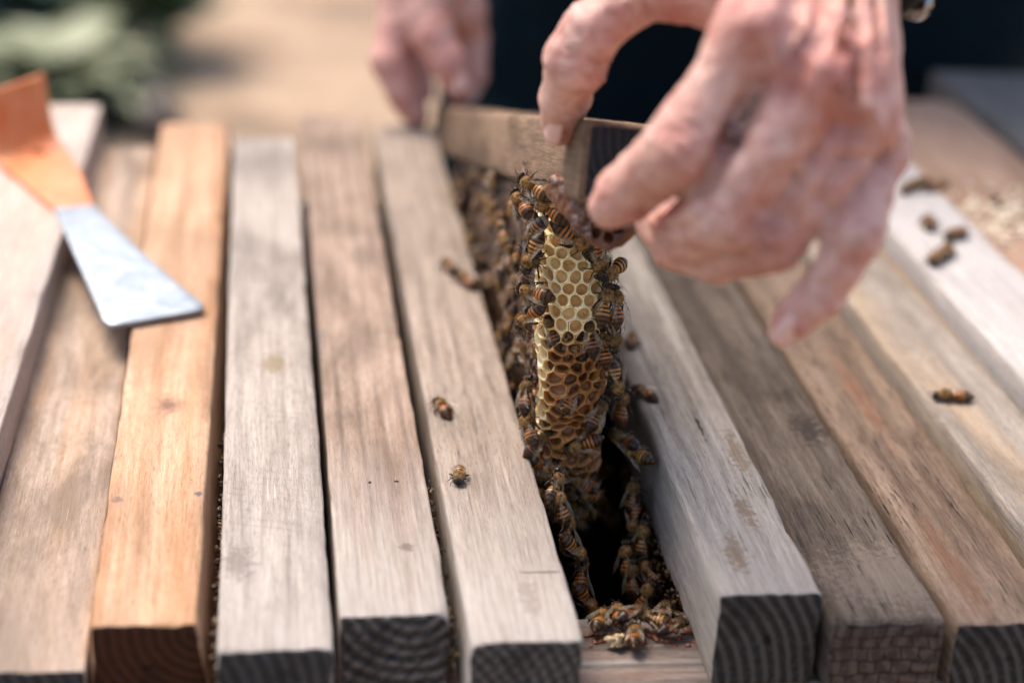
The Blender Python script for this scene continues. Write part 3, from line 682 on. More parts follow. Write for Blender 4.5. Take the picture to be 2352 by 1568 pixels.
VAR = [make_bee(0, .1, 0), make_bee(1, .35, 8), make_bee(2, .15, 4), make_bee(3, .5, 12), make_bee(4, .0, 45), make_bee(5, .6, 0)]
nb = [0]
def bee(p, fwd, nrm, label, group=None, sc=1., var=None):
    """p foot point, fwd heading, nrm surface normal"""
    var = rnd.randrange(4) if var is None else var
    n = Vector(nrm).normalized(); f = Vector(fwd); f = (f-n*f.dot(n)).normalized(); x = f.cross(n)
    m, hm, wings = VAR[var]
    o = link('honey_bee', m); mt = Matrix((x, f, n)).transposed().to_4x4()
    o.matrix_world = Matrix.Translation(Vector(p)-f*(-.001)) @ mt @ Matrix.Scale(sc, 4)
    tag(o, label, 'bee', group)
    for (nm, wm) in wings: link(nm, wm, o)
    link('hair', hm, o); nb[0] += 1
    return o
def bee_px(x, y, ang, p0, n, label, group=None, sc=1., var=None, lift_=0.):
    """stand a bee on the plane (p0, n) where the photo shows it; ang = image heading of its head, degrees, 90 = up"""
    p0 = Vector(p0); n = Vector(n).normalized(); a = hit(x, y, p0, n); b = hit(x+8*math.cos(R(ang)), y-8*math.sin(R(ang)), p0, n)
    f = (b-a).normalized()
    return bee(a+n*lift_, f, n, label, group, sc, var)
Z0 = (0, 0, 0); UP = (0, 0, 1)
G = 'honey bees walking on the tops of the bars'
bee_px(1054, 1098, -95, Z0, UP, 'sharp bee facing the viewer on the beige grey bar beside the gap', G, .92, 1)
bee_px(1016, 946, 130, Z0, UP, 'dark bee in the middle of the beige grey bar, above the sharp bee', G, 1.02, 3)
bee_px(1032, 622, 130, Z0, UP, 'blurred orange bee on the beige bar, left one of a pair', G, 1.12, 0)
bee_px(1072, 655, 150, Z0, UP, 'blurred dark bee on the beige bar, right one of a pair', G, 1.15, 3)
bee_px(1104, 606, 60, (.0, 0, -.004), UP, 'blurred bee at the beige bar edge above the pair', G, .9, 0)
bee_px(1450, 792, 85, (0, 0, .004), UP, 'blurred orange bee at the left edge of the silver bar beside the comb', G, .95, 0)
bee_px(1482, 912, 155, (0, 0, .004), UP, 'orange bee on the corner of the silver bar above the gap', G, .95, 3)
bee_px(2188, 920, 178, (0, 0, .003), UP, 'single bee standing sideways on the smooth grey bar', G, 1.12, 0)
for (x, y, a, l, v_) in [(2085, 440, 30, 'leftmost of the blurred bees on the whitish bar near the hand', 2), (2115, 428, 200, 'blurred bee right behind the leftmost bee on the whitish bar', 1),
                         (2132, 522, 100, 'blurred bee alone in the middle of the whitish bar', 2), (2195, 546, 200, 'rightmost blurred bee on the whitish bar', 1),
                         (2172, 588, 60, 'blurred bee below the rightmost bee on the whitish bar', 0), (2148, 602, 240, 'lowest blurred bee on the whitish bar, near its edge', 2)]:
    bee_px(x, y, a, (0, 0, .012), UP, l, G, 1.22, [1, 0, 3][v_])
bee_px(2148, 438, 10, (0, 0, .012), UP, 'blurred bee at the far edge of the whitish bar', G, 1.1, 3)
bee_px(2285, 472, 60, (0, 0, .005), UP, 'small blurred bee among the wax crumbs on the tan bar', G, .85, 2)
bee_px(2132, 655, 300, (0, 0, .003), UP, 'dark blurred bee at the foot of the whitish bar side', G, .75, 2)
# rim of the hive
G = 'honey bees on the front rim of the hive'
rz = RZ+.0025
bee_px(1456, 1470, 90, (0, 0, rz), UP, 'orange striped bee crossing the rim, head towards the gap', G, 1.0, 0)
bee_px(1500, 1432, 165, (0, 0, rz+.001), UP, 'large orange bee lying sideways on the rim right of centre', G, 1.05, 1)
bee_px(1378, 1432, 60, (0, 0, rz), UP, 'fuzzy orange bee at the left end of the rim', G, 1.0, 1)
bee_px(1418, 1420, 100, (0, 0, rz+.001), UP, 'bee squeezed between the two larger bees on the rim', G, .95, 3)
bee_px(1452, 1418, 20, (0, 0, rz+.003), UP, 'dark bee standing behind the others on the rim', G, .95, 2)
bee_px(1522, 1412, 70, (0, 0, rz-.003), UP, 'bee with grey stripes climbing down behind the rim', G, .9, 2)
bee_px(1544, 1448, 20, (0, 0, rz), UP, 'dark bee at the right end of the rim beside the propolis', G, .9, 2)
# left row: on the flank of bar 6 / comb below
G = 'honey bees lined up under the beige bar edge'
XL = Vector((.0015, .085, -.012))
L = [(1262, 1118, 100, 'uppermost bee of the row under the beige bar'), (1274, 1165, 95, 'second bee from the top under the beige bar'), (1292, 1222, 100, 'grey headed bee in the middle of the row under the beige bar'),
     (1304, 1262, 280, 'bee facing down in the row under the beige bar'), (1320, 1318, 110, 'brightly striped bee with a raised wing under the beige bar'), (1332, 1378, 280, 'lowest bee of the row under the beige bar, at the rim')]
for i, (x, y, a, l) in enumerate(L): bee_px(x+[1, 4, -1, 4, 2, 3][i], y, a+[-25, 15, -10, 30, -20, 20][i], XL, ([.85, .5, .9, .6, .8, .7][i], -.50, .40), l, G, 1.08, [1, 0, 3, 1, 0, 3][i])
G = 'honey bees on the silver bar flank beside the gap'
Rr = [(1462, 1140, 80, 'bee clinging high on the right side of the gap'), (1466, 1188, 270, 'orange bee below it on the right side of the gap'), (1484, 1240, 80, 'bee halfway down the right side of the gap'),
      (1502, 1318, 120, 'bright striped bee with a white edged wing on the right side of the gap'), (1462, 1330, 90, 'shaded bee deep on the right side of the gap'), (1448, 1286, 90, 'dim bee deep in the right side of the gap'),
      (1472, 1042, 150, 'bee on the silver bar flank facing the comb'), (1438, 935, 80, 'orange bee hanging between comb and silver bar'), (1442, 1010, 150, 'dark bee hanging between comb and silver bar'),
      (1490, 1370, 60, 'dim bee low in the right corner of the gap')]
for i, (x, y, a, l) in enumerate(Rr):
    dx = [.002, .003, 0, -.0, -.006, -.006, -.002, -.004, -.004, -.004][i]
    bee_px(x, y, a, (.0445+dx, .11, -.02), (-.8, -.55, .30), l, G, 1.08, [2, 0, 1, 0, 2, 3, 1, 0, 2, 3][i])
# bees on the comb edge
G = 'honey bees on the edge of the lifted comb'
def comb_bee(x, y, ang, d, tiltx, label, sc=1., var=0, off=0.):
    p0 = atd(x, y, d-off); n = (Vector(CAM)-p0).normalized()
    n = Matrix.Rotation(R(tiltx), 3, Vector((0, 0, 1))) @ n
    b_ = atd(x+8*math.cos(R(ang)), y-8*math.sin(R(ang)), d-off)
    sc *= 1.12; return bee(p0-n*.0020*sc, b_-p0, n, label, G, sc, var)
CB = [(1228, 432, 150, .640, -30, 'topmost striped bee on the comb just under the bar', 1.0, 1), (1262, 484, 150, .640, -25, 'second striped bee on the comb just below the topmost one', 1.0, 3),
      (1316, 545, -35, .643, 5, 'red and black striped bee lying across the pale cells', 1.12, 0), (1372, 590, -80, .645, 25, 'bee right of the pale cells under the brown burr comb', 1.0, 0),
      (1412, 620, 200, .648, 60, 'bee with both wings spread on the right comb edge', 1.0, 4), (1390, 700, 80, .647, 30, 'striped bee right of the lowest pale cells', 1.0, 1),
      (1417, 705, 95, .650, 55, 'furry bee on the outer right comb edge', 1.0, 3), (1412, 760, -95, .652, 50, 'lower of the bees on the outer right comb edge', 1.0, 2),
      (1228, 672, 165, .645, -35, 'orange striped bee halfway down the left comb edge', 1.0, 0), (1216, 725, 200, .648, -50, 'dark tipped bee below it on the left comb edge', .95, 3),
      (1222, 580, 240, .644, -40, 'upright striped bee on the left comb edge beside the pale cells', 1.0, 1), (1226, 535, 220, .645, -40, 'dark tipped bee high on the left comb edge', .95, 2),
      (1220, 620, 60, .646, -35, 'dark leggy bee on the left comb edge between two striped ones', .9, 2),
      (1270, 762, 110, .652, -5, 'dark bee reaching over the lowest pale cells at left', .85, 2), (1308, 790, -40, .654, 0, 'brown striped bee below the pale cells in the middle', .95, 1),
      (1356, 775, 100, .652, 10, 'black headed bee below the pale cells at right', .95, 2), (1388, 800, 100, .655, 25, 'bee below the pale cells at the right comb corner', .95, 3),
      (1415, 870, -80, .662, 50, 'shaded bee on the right comb side below the others', .95, 1), (1312, 915, 60, .664, 0, 'translucent brown bee half inside the brown cells', .9, 0),
      (1372, 952, 60, .668, 20, 'dark bee on the brown cells at right', .95, 2), (1340, 1020, 200, .675, 0, 'brown bee near the bottom of the comb', .95, 3),
      (1208, 908, 100, .668, -60, 'grey bee between the comb and the beige bar', .95, 2), (1214, 985, 120, .672, -40, 'orange bee on the edge of the beige bar beside the comb', .95, 0),
      (1235, 1020, 40, .676, -20, 'dark bee below the orange one beside the comb', .9, 2), (1350, 560, 160, .652, 15, 'dark bee partly hidden behind the brown burr comb', .95, 2),
      (1198, 470, 140, .662, -50, 'bee on the left comb side behind the topmost bee', .95, 3)]
for (x, y, a, d, tx, l, sc, vr) in CB: comb_bee(x, y, a, d, tx, l, sc, vr)
# crowd on the comb side; mostly dark bee colours, standing in for shade
G = 'bees crowding the shaded side of the lifted comb'
for i in range(95):
    yy = .016+.30*rnd.random()**1.25; qq = rnd.uniform(.004, QL*.9); c, t = centre(qq); drop = yy*(-d_bar.z)
    p = c+dh*yy-sx_*(HW-.0035); p.z -= drop*(1-.35*qq/QL)
    n = (-sx_+Vector((rnd.uniform(-.25, .1), rnd.uniform(-.5, .1), rnd.uniform(-.3, .5))))
    a = rnd.uniform(0, 6.28); f = dh*math.cos(a)+Vector((0, 0, 1))*math.sin(a)
    bee(p, f, n, ('honey bee high in the crowd, just below the lifted bar on the comb side' if qq < .030 else 'honey bee low in the crowd on the shaded comb side, near the beige bar edge') if yy < .10 else 'heavily blurred honey bee far back on the shaded comb side', G, rnd.uniform(.9, 1.1), rnd.choice((2, 2, 5, 5, 3, 1)))
G = 'bees at the dark bottom of the lifted comb'
for i in range(24):
    qq = rnd.uniform(QL*.76, QL); c, t = centre(qq); p = c+sx_*rnd.uniform(-.013, .013)+Vector((0, rnd.uniform(-.003, .004), 0))
    a = rnd.uniform(0, 6.28); bee(p, Vector((math.cos(a), 0, math.sin(a))), (rnd.uniform(-.5, .5), -1, rnd.uniform(.0, .6)), 'brown honey bee in the cluster at the dark bottom of the comb', G, rnd.uniform(.9, 1.0))
G = 'bees on the dark combs inside the gap'
for i in range(46):
    left = rnd.random() < .45
    y = rnd.uniform(.085, .30); z = rnd.uniform(-.085, -.036)
    x = (-.0035 if left else .0545); a = rnd.uniform(0, 6.28)
    bee((x, y, z), (0, math.cos(a), math.sin(a)), (1 if left else -1, rnd.uniform(-.3, .3), rnd.uniform(-.2, .4)), 'honey bee on the shaded comb deep inside the %s of the gap' % ('left side' if left else 'right side'), G+(' on the left' if left else ' on the right'), rnd.uniform(.9, 1.05))
G = 'bees along the far part of the gap'
for i in range(30):
    y = rnd.uniform(.20, .42); bee((.0015+rnd.uniform(-.001, .003), y, rnd.uniform(-.028, -.014)), (0, rnd.uniform(-1, 1), rnd.uniform(-1, 1)), (1, rnd.uniform(-.3, .3), .4), 'blurred honey bee in the far half of the gap against the beige bar', G, .95)

# wax crumbs on the tan bar
cr = []; crv = []; crf = []
r3 = random.Random(3)
for i in range(260):
    x = r3.gauss(2290, 55); y = r3.gauss(500, 32); p = at(x, y, .0055)
    if not (.2495 < p.x < .325): continue
    s = r3.uniform(.0006, .0019); b0 = len(crv)
    for k in range(8): crv.append(p+Vector(((k & 1)*2-1, ((k >> 1) & 1)*2-1, ((k >> 2) & 1)*1.2))*s*r3.uniform(.5, 1))
    for f in ((0, 2, 3, 1), (4, 5, 7, 6), (0, 1, 5, 4), (2, 6, 7, 3), (0, 4, 6, 2), (1, 3, 7, 5)): crf.append(tuple(b0+q_ for q_ in f))
W_cr = wax('crumb_wax', H('#f0e0c8'), H('#e4c8a0'), 0, .6)
tag(link('wax_crumbs', mesh('wax_crumbs', crv, crf, [W_cr], False)), 'pale crumbs of wax scattered on the orange tan bar', 'wax crumbs', kind='stuff')

# ------------------------------------------------------------------ hive tool
op = NB('orange_paint'); v = op.coord(); op.P(Base_Color=op.mix(op.rng(op.noise(v, 60, 4), .4, .7), H('#d2743a'), H('#dc9060')), Roughness=.42, Normal=op.bump(op.noise(v, 300, 3), .1, .001))
stl = NB('steel'); v = stl.coord(); n1 = stl.noise(v, 120, 6, .7); stl.P(Base_Color=stl.mix(stl.rng(n1, .4, .7), (.27, .31, .35), (.42, .43, .44)), Metallic=.85, Roughness=stl.rng(n1, .3, .7, .40, .62))
tool = link('hive_tool', None, None, at(300, 600, .0075)); tag(tool, 'flat steel hive tool with an orange painted handle lying across the left bars', 'hive tool')
zt = .0085
prof = [((0, 372), (136, 318), .010), ((35, 400), (158, 350), .0095), ((80, 440), (190, 405), .009), ((124, 476), (214, 468), .0085)]
blade = [((124, 476), (214, 468), .0085), ((155, 545), (265, 520), .0075), ((190, 625), (340, 590), .0060), ((228, 712), (430, 668), .0042), ((236, 733), (462, 692), .0036), ((250, 744), (470, 704), .0033), ((262, 745), (455, 712), .0032)]
def strip(name, rows, T, mat, lip=None):
    vs = []; fs = []; NW = 8
    L_ = [[at(*a, z).lerp(at(*b, z), k/NW) for k in range(NW+1)] for a, b, z in rows]
    if lip: L_ = lip(L_, NW)+L_
    nr = len(L_)
    for s in (0, 1):
        for j, rw in enumerate(L_):
            a_, b_ = L_[max(j-1, 0)], L_[min(j+1, nr-1)]
            nrm = (rw[-1]-rw[0]).cross(a_[0]-b_[0]).normalized()
            for p in rw: vs.append(p-nrm*(T*s)-tool.location)
    n0 = nr*(NW+1)
    for j in range(nr-1):
        for i in range(NW):
            a = j*(NW+1)+i; fs.append((a, a+NW+1, a+NW+2, a+1)); fs.append((n0+a, n0+a+1, n0+a+NW+2, n0+a+NW+1))
        a = j*(NW+1); fs.append((a, n0+a, n0+a+NW+1, a+NW+1)); a += NW; fs.append((a, a+NW+1, n0+a+NW+1, n0+a))
    for i in range(NW): fs.append((i, i+1, n0+i+1, n0+i)); a = (nr-1)*(NW+1)+i; fs.append((a, n0+a, n0+a+1, a+1))
    m = mesh(name, vs, fs, [mat]); o = link(name, m, tool)
    bv = o.modifiers.new('bevel', 'BEVEL'); bv.width = .0005; bv.segments = 2; bv.limit_method = 'ANGLE'; return o
def lipf(L_, NW):
    first = L_[0]; out = []; d = (L_[0][0]-L_[1][0]).normalized(); d.z = 0; d = d.normalized()
    for k, (f_, u_) in enumerate(((.034, .031), (.030, .024), (.024, .014), (.016, .006), (.009, .0018))):
        out.append([p+d*f_*.45+Vector((0, 0, u_))-Vector((.0, 0, 0)) for p in first])
    return out
strip('handle', prof, .003, op.m, lipf)
strip('blade', blade, .0022, stl.m)
# rivet-like hole: dark recessed ring on the handle
vs = []; fs = []
c0 = at(88, 338, .0128)
for rr_, zz in ((.0036, -.0005), (.0034, .0008), (.0022, .0009), (.002, .0)):
    for k in range(24): a = 2*math.pi*k/24; vs.append((c0-tool.location)+Vector((math.cos(a)*rr_, math.sin(a)*rr_, zz-.0025)))
for j in range(3):
    for k in range(24): a = j*24+k; b = j*24+(k+1) % 24; fs.append((a, b, b+24, a+24))
fs.append(tuple(72+k for k in range(24)))
ob = NB('orange_dark_paint'); ob.P(Base_Color=H('#a04a18'), Roughness=.5)
link('nail_hole', mesh('nail_hole', vs, fs, [ob.m]), tool)

# ------------------------------------------------------------------ person
def skin_mat():
    b = NB('skin'); v = b.coord()
    red = b.attr('red'); n = b.noise(v, 55, 4, .6); n2 = b.noise(v, 260, 4, .6)
    c = b.mix(b.rng(n, .35, .68), H('#cd9281'), H('#e2b8a8'))
    c = b.mix(b.math('MULTIPLY', b.rng(n2, .45, .7), .5), c, H('#a95a48'))
    c = b.mix(b.math('MULTIPLY', red, 1.25), c, H('#a63d30')); c = b.mix(b.attr('pale'), c, H('#e0bfae'))
    c = b.mix(b.math('MULTIPLY', b.rng(b.noise(v, 170, 3), .64, .72), .35), c, H('#84452f'))
    b.P(Base_Color=c, Roughness=.40, Subsurface_Weight=.22, Subsurface_Radius=(.006, .0022, .0012), Subsurface_Scale=1.0)
    wr = b.voro(b.coord(scale=(1, 1, 1)), 620, 'DISTANCE_TO_EDGE'); fine = b.noise(v, 1400, 3)
    h = b.math('ADD', b.math('MULTIPLY', b.rng(wr, 0, .12), .6), b.math('MULTIPLY', fine, .5))
    b.P(Normal=b.bump(h, .5, .0007)); return b.m
SK = skin_mat()
nailb = NB('nail'); nailb.P(Base_Color=H('#dcae9f'), Roughness=.28, Subsurface_Weight=.2, Subsurface_Radius=(.003, .001, .001)); NAIL = nailb.m
person = link('person', None, None, (.26, .85, -.8)); tag(person, 'person in dark clothes behind the hive, both bare hands lifting a bar', 'person')
def C1(cx, cy, d): return atd(cx*.5275+1148.4, cy*.5275, d)          # enlarged-crop pixels to world
def rr_(r, d): return r*.5275*d/F
J = dict(
    wr=(1480, -330, .545, 215), wrr=(1560, -330, .545, 180),
    t0=(980, -230, .535, 150), t1=(720, -60, .555, 135), t2=(545, 30, .560, 112), t2b=(400, 130, .565, 128), t3=(335, 262, .570, 140), t4=(285, 430, .590, 104), t5=(258, 560, .604, 80),
    i1=(1120, 120, .500, 195), i2=(960, 380, .505, 148), i3=(800, 640, .512, 180), i4=(640, 760, .530, 140), i5=(540, 850, .540, 132), i6=(478, 900, .546, 100),
    m1=(1370, 330, .500, 190), m2=(1180, 640, .503, 146), m3=(985, 920, .515, 180), m4=(800, 1020, .545, 132), m5=(700, 960, .570, 120),
    r1=(1570, 490, .507, 165), r2=(1400, 780, .508, 134), r3=(1195, 1020, .520, 165), r4=(960, 1110, .545, 120), r5=(780, 1070, .565, 120),
    p1=(1640, 660, .522, 134), p2=(1585, 860, .515, 120), p3=(1535, 1030, .510, 131), p4=(1480, 1150, .512, 104), p5=(1390, 1280, .516, 105), p6=(1290, 1380, .520, 88), p7=(1232, 1445, .522, 67))
JP = {k: (C1(a, b, d), rr_(r, d)) for k, (a, b, d, r) in J.items()}
lo = [min(p[0][i] for p in JP.values())-.022 for i in range(3)]; hi = [max(p[0][i] for p in JP.values())+.022 for i in range(3)]
elbowL = Vector((.235, .20, .40)); wristL = JP['wr'][0]
hi = [max(hi[i], wristL[i]+.05) for i in range(3)]
hs = SDF(lo, hi, .0011)
def jc(*ks, k=.0035):
    for a, b in zip(ks[:-1], ks[1:]): hs.cone(JP[a][0], JP[b][0], JP[a][1], JP[b][1], k)
jc('t0', 't1', 't2', 't2b', 't3', 't4', 't5', k=.003)
fdir = (elbowL-wristL).normalized()
# palm / back of hand
for kk in ('i1', 'm1', 'r1'): hs.cone(JP['wr'][0], JP[kk][0], JP['wr'][1]*.95, JP[kk][1]*.92, .006)
hs.cone(JP['wrr'][0], JP['p1'][0], JP['wrr'][1]*.8, JP['p1'][1], .006)
hs.cone(JP['wr'][0], JP['t0'][0], JP['wr'][1]*.9, JP['t0'][1], .008)
hs.cone(JP['i1'][0], JP['m1'][0], JP['i1'][1]*.85, JP['m1'][1]*.85, .005); hs.cone(JP['m1'][0], JP['r1'][0], JP['m1'][1]*.85, JP['r1'][1]*.85, .005); hs.cone(JP['r1'][0], JP['p1'][0], JP['r1'][1]*.85, JP['p1'][1]*.9, .005)
back = (JP['m1'][0]-Vector(CAM)).normalized()
hs.cone(C1(1050, -40, .535), C1(800, -60, .545), .012, .010, .008)                              # web of the thumb
hs.cone(C1(1050, 60, .545), C1(900, -60, .555), .010, .010, .006)
jc('i1', 'i2', 'i3', 'i4', 'i5', 'i6', k=.0010); jc('m1', 'm2', 'm3', 'm4', 'm5', k=.0010); jc('r1', 'r2', 'r3', 'r4', 'r5', k=.0010); jc('p1', 'p2', 'p3', 'p4', 'p5', 'p6', 'p7', k=.0018)
hs.cone(wristL, wristL+fdir*.07, JP['wr'][1]*1.0, .027, .006)
hs.cone(JP['wrr'][0], wristL+fdir*.07, JP['wrr'][1]*.9, .027, .006)
# knuckle pads, tendons, veins
camv = Vector(CAM)
def toward(p, r, k=1.): return p+(camv-p).normalized()*r*k
for (cx, cy, d, r, k) in [(1150, 120, .500, 95, .75), (1385, 330, .500, 100, .75), (1600, 470, .507, 80, .75), (810, 640, .512, 110, .55), (1010, 930, .515, 100, .6), (1205, 1020, .520, 95, .6), (1545, 1020, .510, 70, .6)]:
    c = C1(cx, cy, d); big = rr_(170, d); hs.cone(toward(c, big*k), toward(c, big*k)+Vector((.0005, 0, 0)), rr_(r, d), rr_(r, d), .0035)
def ridge_line(pl, ra, kk=.0016, lift=1.0):
    P_ = [toward(C1(x, y, .500+(.045*max(0, (120-y))/450)), rr_(188, .51)*lift) for x, y in pl]
    for a, b in zip(P_[:-1], P_[1:]): hs.cone(a, b, ra, ra, kk)
ridge_line([(1160, 110), (1290, -100), (1400, -330)], .0022, .0024); ridge_line([(1385, 300), (1470, 60), (1500, -330)], .0026, .0024)
ridge_line([(1600, 450), (1600, 200), (1570, -330)], .0024, .0022); ridge_line([(1665, 560), (1665, 300), (1640, -330)], .0018, .002, .95)
ridge_line([(1235, 250), (1330, 120), (1345, -40), (1290, -200)], .0012, .0010, 1.03); ridge_line([(1500, 400), (1530, 180), (1560, 60), (1540, -120)], .0012, .0010, 1.04)
ridge_line([(1450, -20), (1480, 120), (1530, 180)], .0011, .0010, 1.04); ridge_line([(1010, 20), (1130, -90), (1200, -250)], .0012, .0010, 1.0); ridge_line([(1640, 120), (1690, 250), (1690, 420)], .0012, .001, .98)
# creases (carved) across joints
def crease(x0, y0, x1, y1, d, depth=.0009, lift=1.0, base=170):
    a = toward(C1(x0, y0, d), rr_(base, d)*lift); b = toward(C1(x1, y1, d), rr_(base, d)*lift); hs.cone(a, b, depth, depth, .0012, sub=True)
V, Q = hs.mesh(); V = relax(V, Q, 3, .5)
# fine flesh displacement + wrinkles
NV = len(V)
def vnormals(V, Q):
    n = np.cross(V[Q[:, 2]]-V[Q[:, 0]], V[Q[:, 3]]-V[Q[:, 1]]); vn = np.zeros_like(V)
    for a in range(4): np.add.at(vn, Q[:, a], n)
    return vn/np.maximum(np.linalg.norm(vn, axis=1), 1e-12)[:, None]
VN = vnormals(V, Q)
disp = np.array([.0007*fbm(Vector(p)*75, 3)+.0004*fbm(Vector(p)*260, 3) for p in V.tolist()])
# joint wrinkle grooves: sets of short lines across finger axes
def wrinkle(c, ax, n=4, gap=.0022, ln=.009, amp=.0009, wd=.0006):
    global disp
    c = np.array(c); ax = np.array(ax)/np.linalg.norm(ax)
    rel = V-c; dist = np.linalg.norm(rel, axis=1); m = dist < ln*1.6
    al = rel[m]@ax
    al = al+.0010*np.sin(np.linalg.norm(np.cross(rel[m], ax), axis=1)*900)
    for i in range(n):
        o_ = (i-(n-1)/2)*gap; disp[m] -= 1.9*amp*np.exp(-((al-o_)/wd)**2)*np.clip(1.25-dist[m]/ln, 0, 1)
def groove(pts, d, amp=.0016, wd=.0012, base=170):
    # a soft fold following a polyline on the camera-facing skin
    P_ = [np.array(toward(C1(x, y, d), rr_(base, d)*.8)) for x, y in pts]
    global disp
    best = np.full(len(V), 9.)
    vd = np.array([(Vector(ray(1700, 300))).normalized()])[0]
    for a, b in zip(P_[:-1], P_[1:]):
        e = b-a; e = e-vd*(e@vd); rel = V-a; rel = rel-np.outer(rel@vd, vd); t = np.clip(rel@e/(e@e), 0, 1); best = np.minimum(best, np.linalg.norm(rel-np.outer(t, e), axis=1))
    face = np.clip(-(VN@vd)*2, 0, 1); disp -= amp*np.exp(-(best/wd)**2)*face
groove([(1060, 480), (980, 640), (900, 800), (760, 890), (600, 945)], .515, .0030, .0020)
groove([(1250, 740), (1180, 880), (1080, 1030)], .51, .0026, .0020)
groove([(1480, 690), (1560, 700), (1690, 680)], .515, .0018, .0014)
groove([(1390, 880), (1440, 760), (1520, 700)], .515, .0026, .0020)
groove([(1130, 1070), (1190, 1095), (1260, 1075)], .52, .0014, .0009); groove([(1140, 1110), (1195, 1130), (1250, 1110)], .52, .0012, .0009)
groove([(560, 40), (600, 90), (590, 150)], .56, .0016, .0012); groove([(620, 20), (640, 110)], .56, .0014, .0010)
groove([(400, 265), (470, 300)], .575, .0016, .0011); groove([(370, 330), (430, 380), (455, 400)], .58, .0014, .0011); groove([(380, 410), (440, 430)], .585, .0012, .0010)
groove([(1000, 620), (1090, 400), (1090, 280)], .505, .0022, .0030)
groove([(1540, 560), (1440, 700)], .51, .0020, .0026)
groove([(1420, -60), (1440, 130), (1400, 200)], .505, .0020, .0022, 190); groove([(1560, -20), (1560, 200), (1540, 330)], .505, .0020, .0018, 190); groove([(1635, 0), (1640, 220)], .505, .0018, .0015, 190)
groove([(1250, 160), (1280, 300), (1250, 420)], .505, .0024, .0035, 190); groove([(1490, 420), (1460, 520)], .505, .0022, .0030, 190); groove([(1270, 0), (1250, 100)], .51, .0016, .0025, 190)
groove([(660, 985), (780, 1000), (860, 960)], .53, .0014, .0012); groove([(620, 1010), (720, 1080), (900, 1100), (1040, 1100)], .54, .0016, .0016)
def axis(a, b): return np.array(JP[b][0]-JP[a][0])
wrinkle(toward(JP['t3'][0], JP['t3'][1]*.7), axis('t2b', 't4'), 5, .0020, .011, .0006)
wrinkle(C1(440, 420, .580), axis('t3', 't4'), 3, .003, .011, .0012, .0008)
wrinkle(C1(480, 290, .572), axis('t2b', 't3'), 3, .003, .011, .0012, .0008)
wrinkle(toward(JP['p3'][0], JP['p3'][1]*.8), axis('p2', 'p4'), 5, .0020, .009, .0007)
wrinkle(toward(JP['p5'][0], JP['p5'][1]*.8), axis('p4', 'p6'), 4, .0018, .008, .0006)
wrinkle(toward(JP['i3'][0], JP['i3'][1]*.9), axis('i2', 'i4'), 5, .0026, .013, .0005)
wrinkle(toward(JP['m3'][0], JP['m3'][1]*.9), axis('m2', 'm4'), 5, .0024, .012, .0006)
wrinkle(toward(JP['r3'][0], JP['r3'][1]*.9), axis('r2', 'r4'), 6, .0022, .012, .0008)
wrinkle(toward(JP['p1'][0], JP['p1'][1]*.9), axis('p1', 'p2'), 4, .0030, .013, .0010)
V = V+VN*disp[:, None]
red = np.zeros(len(V)); palev = np.zeros(len(V))
def paint(arr, c, r, k):
    d = np.linalg.norm(V-np.array(c), axis=1); np.maximum(arr, k*np.clip(1-d/r, 0, 1)**1.2, out=arr)
for kk, r_, k in (('i1', .020, .35), ('m1', .020, .50), ('r1', .017, .4), ('r3', .016, .45), ('m4', .016, .45), ('i6', .012, .30), ('t5', .012, .35), ('p7', .012, .55), ('i3', .014, .15), ('p3', .010, .3)):
    paint(red, toward(JP[kk][0], JP[kk][1]*.8), r_, k)
paint(red, C1(800, 40, .545), .018, .6); paint(red, C1(470, 330, .572), .014, .45); paint(red, C1(590, 930, .54), .012, .7); paint(red, C1(1500, 740, .515), .014, .4)  # reddened skin folds; between index and middle it also paints a shadow line
for c, r_, k in ((toward(JP['i2'][0], JP['i2'][1]), .016, .25), (toward(JP['p2'][0], JP['p2'][1]), .012, .3), (C1(1640, 400, .5), .012, .5), (toward(JP['p3'][0], JP['p3'][1]), .005, .7)): paint(palev, c, r_, k)  # paler skin areas; the smallest paints the highlight on the little-finger joint
parts = [(V, Q, red, palev)]
# right hand (image left), far and blurred
def A(x, y, d=1.0615): return atd(x, y, d)
R2 = {}
rp = [A(870, -140), A(1120, 320, 1.0230), A(870, 320, 1.1220)]
lo = [min(p[i] for p in rp)-.05 for i in range(3)]; hi = [max(p[i] for p in rp)+.06 for i in range(3)]
h2 = SDF(lo, hi, .0022); U = 1.0615/F
def ch(pts, k=.003):
    P_ = [(A(*p[:3]) if len(p) == 4 else A(p[0], p[1]), p[-1]*U) for p in pts]
    for (a, r1), (b, r2) in zip(P_[:-1], P_[1:]): h2.cone(a, b, r1, r2, k)
wristR = A(985, -150, 1.0725)
ch([(985, -150, 1.0725, 105), (975, -20, 1.0725, 100)], .006); ch([(1000, -60, 1.0835, 90), (1050, 20, 1.0890, 75)], .006)
ch([(930, -30, 1.0615, 75), (915, 60, 1.0560, 48), (895, 140, 1.0538, 44), (925, 215, 1.0560, 38), (955, 262, 1.0615, 32)], .002)
ch([(965, 0, 1.0505, 70), (990, 80, 1.0428, 48), (1025, 140, 1.0428, 42), (1050, 195, 1.0450, 32)], .003)
ch([(1050, 10, 1.0890, 65), (1078, 90, 1.1000, 46), (1082, 170, 1.1000, 42), (1062, 220, 1.1000, 34)], .002)
ch([(950, 40, 1.0835, 60), (940, 130, 1.0890, 44), (960, 210, 1.0890, 40)], .003)
V2, Q2 = h2.mesh(); V2 = relax(V2, Q2, 3)
V2 = V2+vnormals(V2, Q2)*np.array([.0010*fbm(Vector(p)*70, 3) for p in V2.tolist()])[:, None]
red2 = np.full(len(V2), .12); pal2 = np.zeros(len(V2)); parts.append((V2, Q2, red2, pal2))
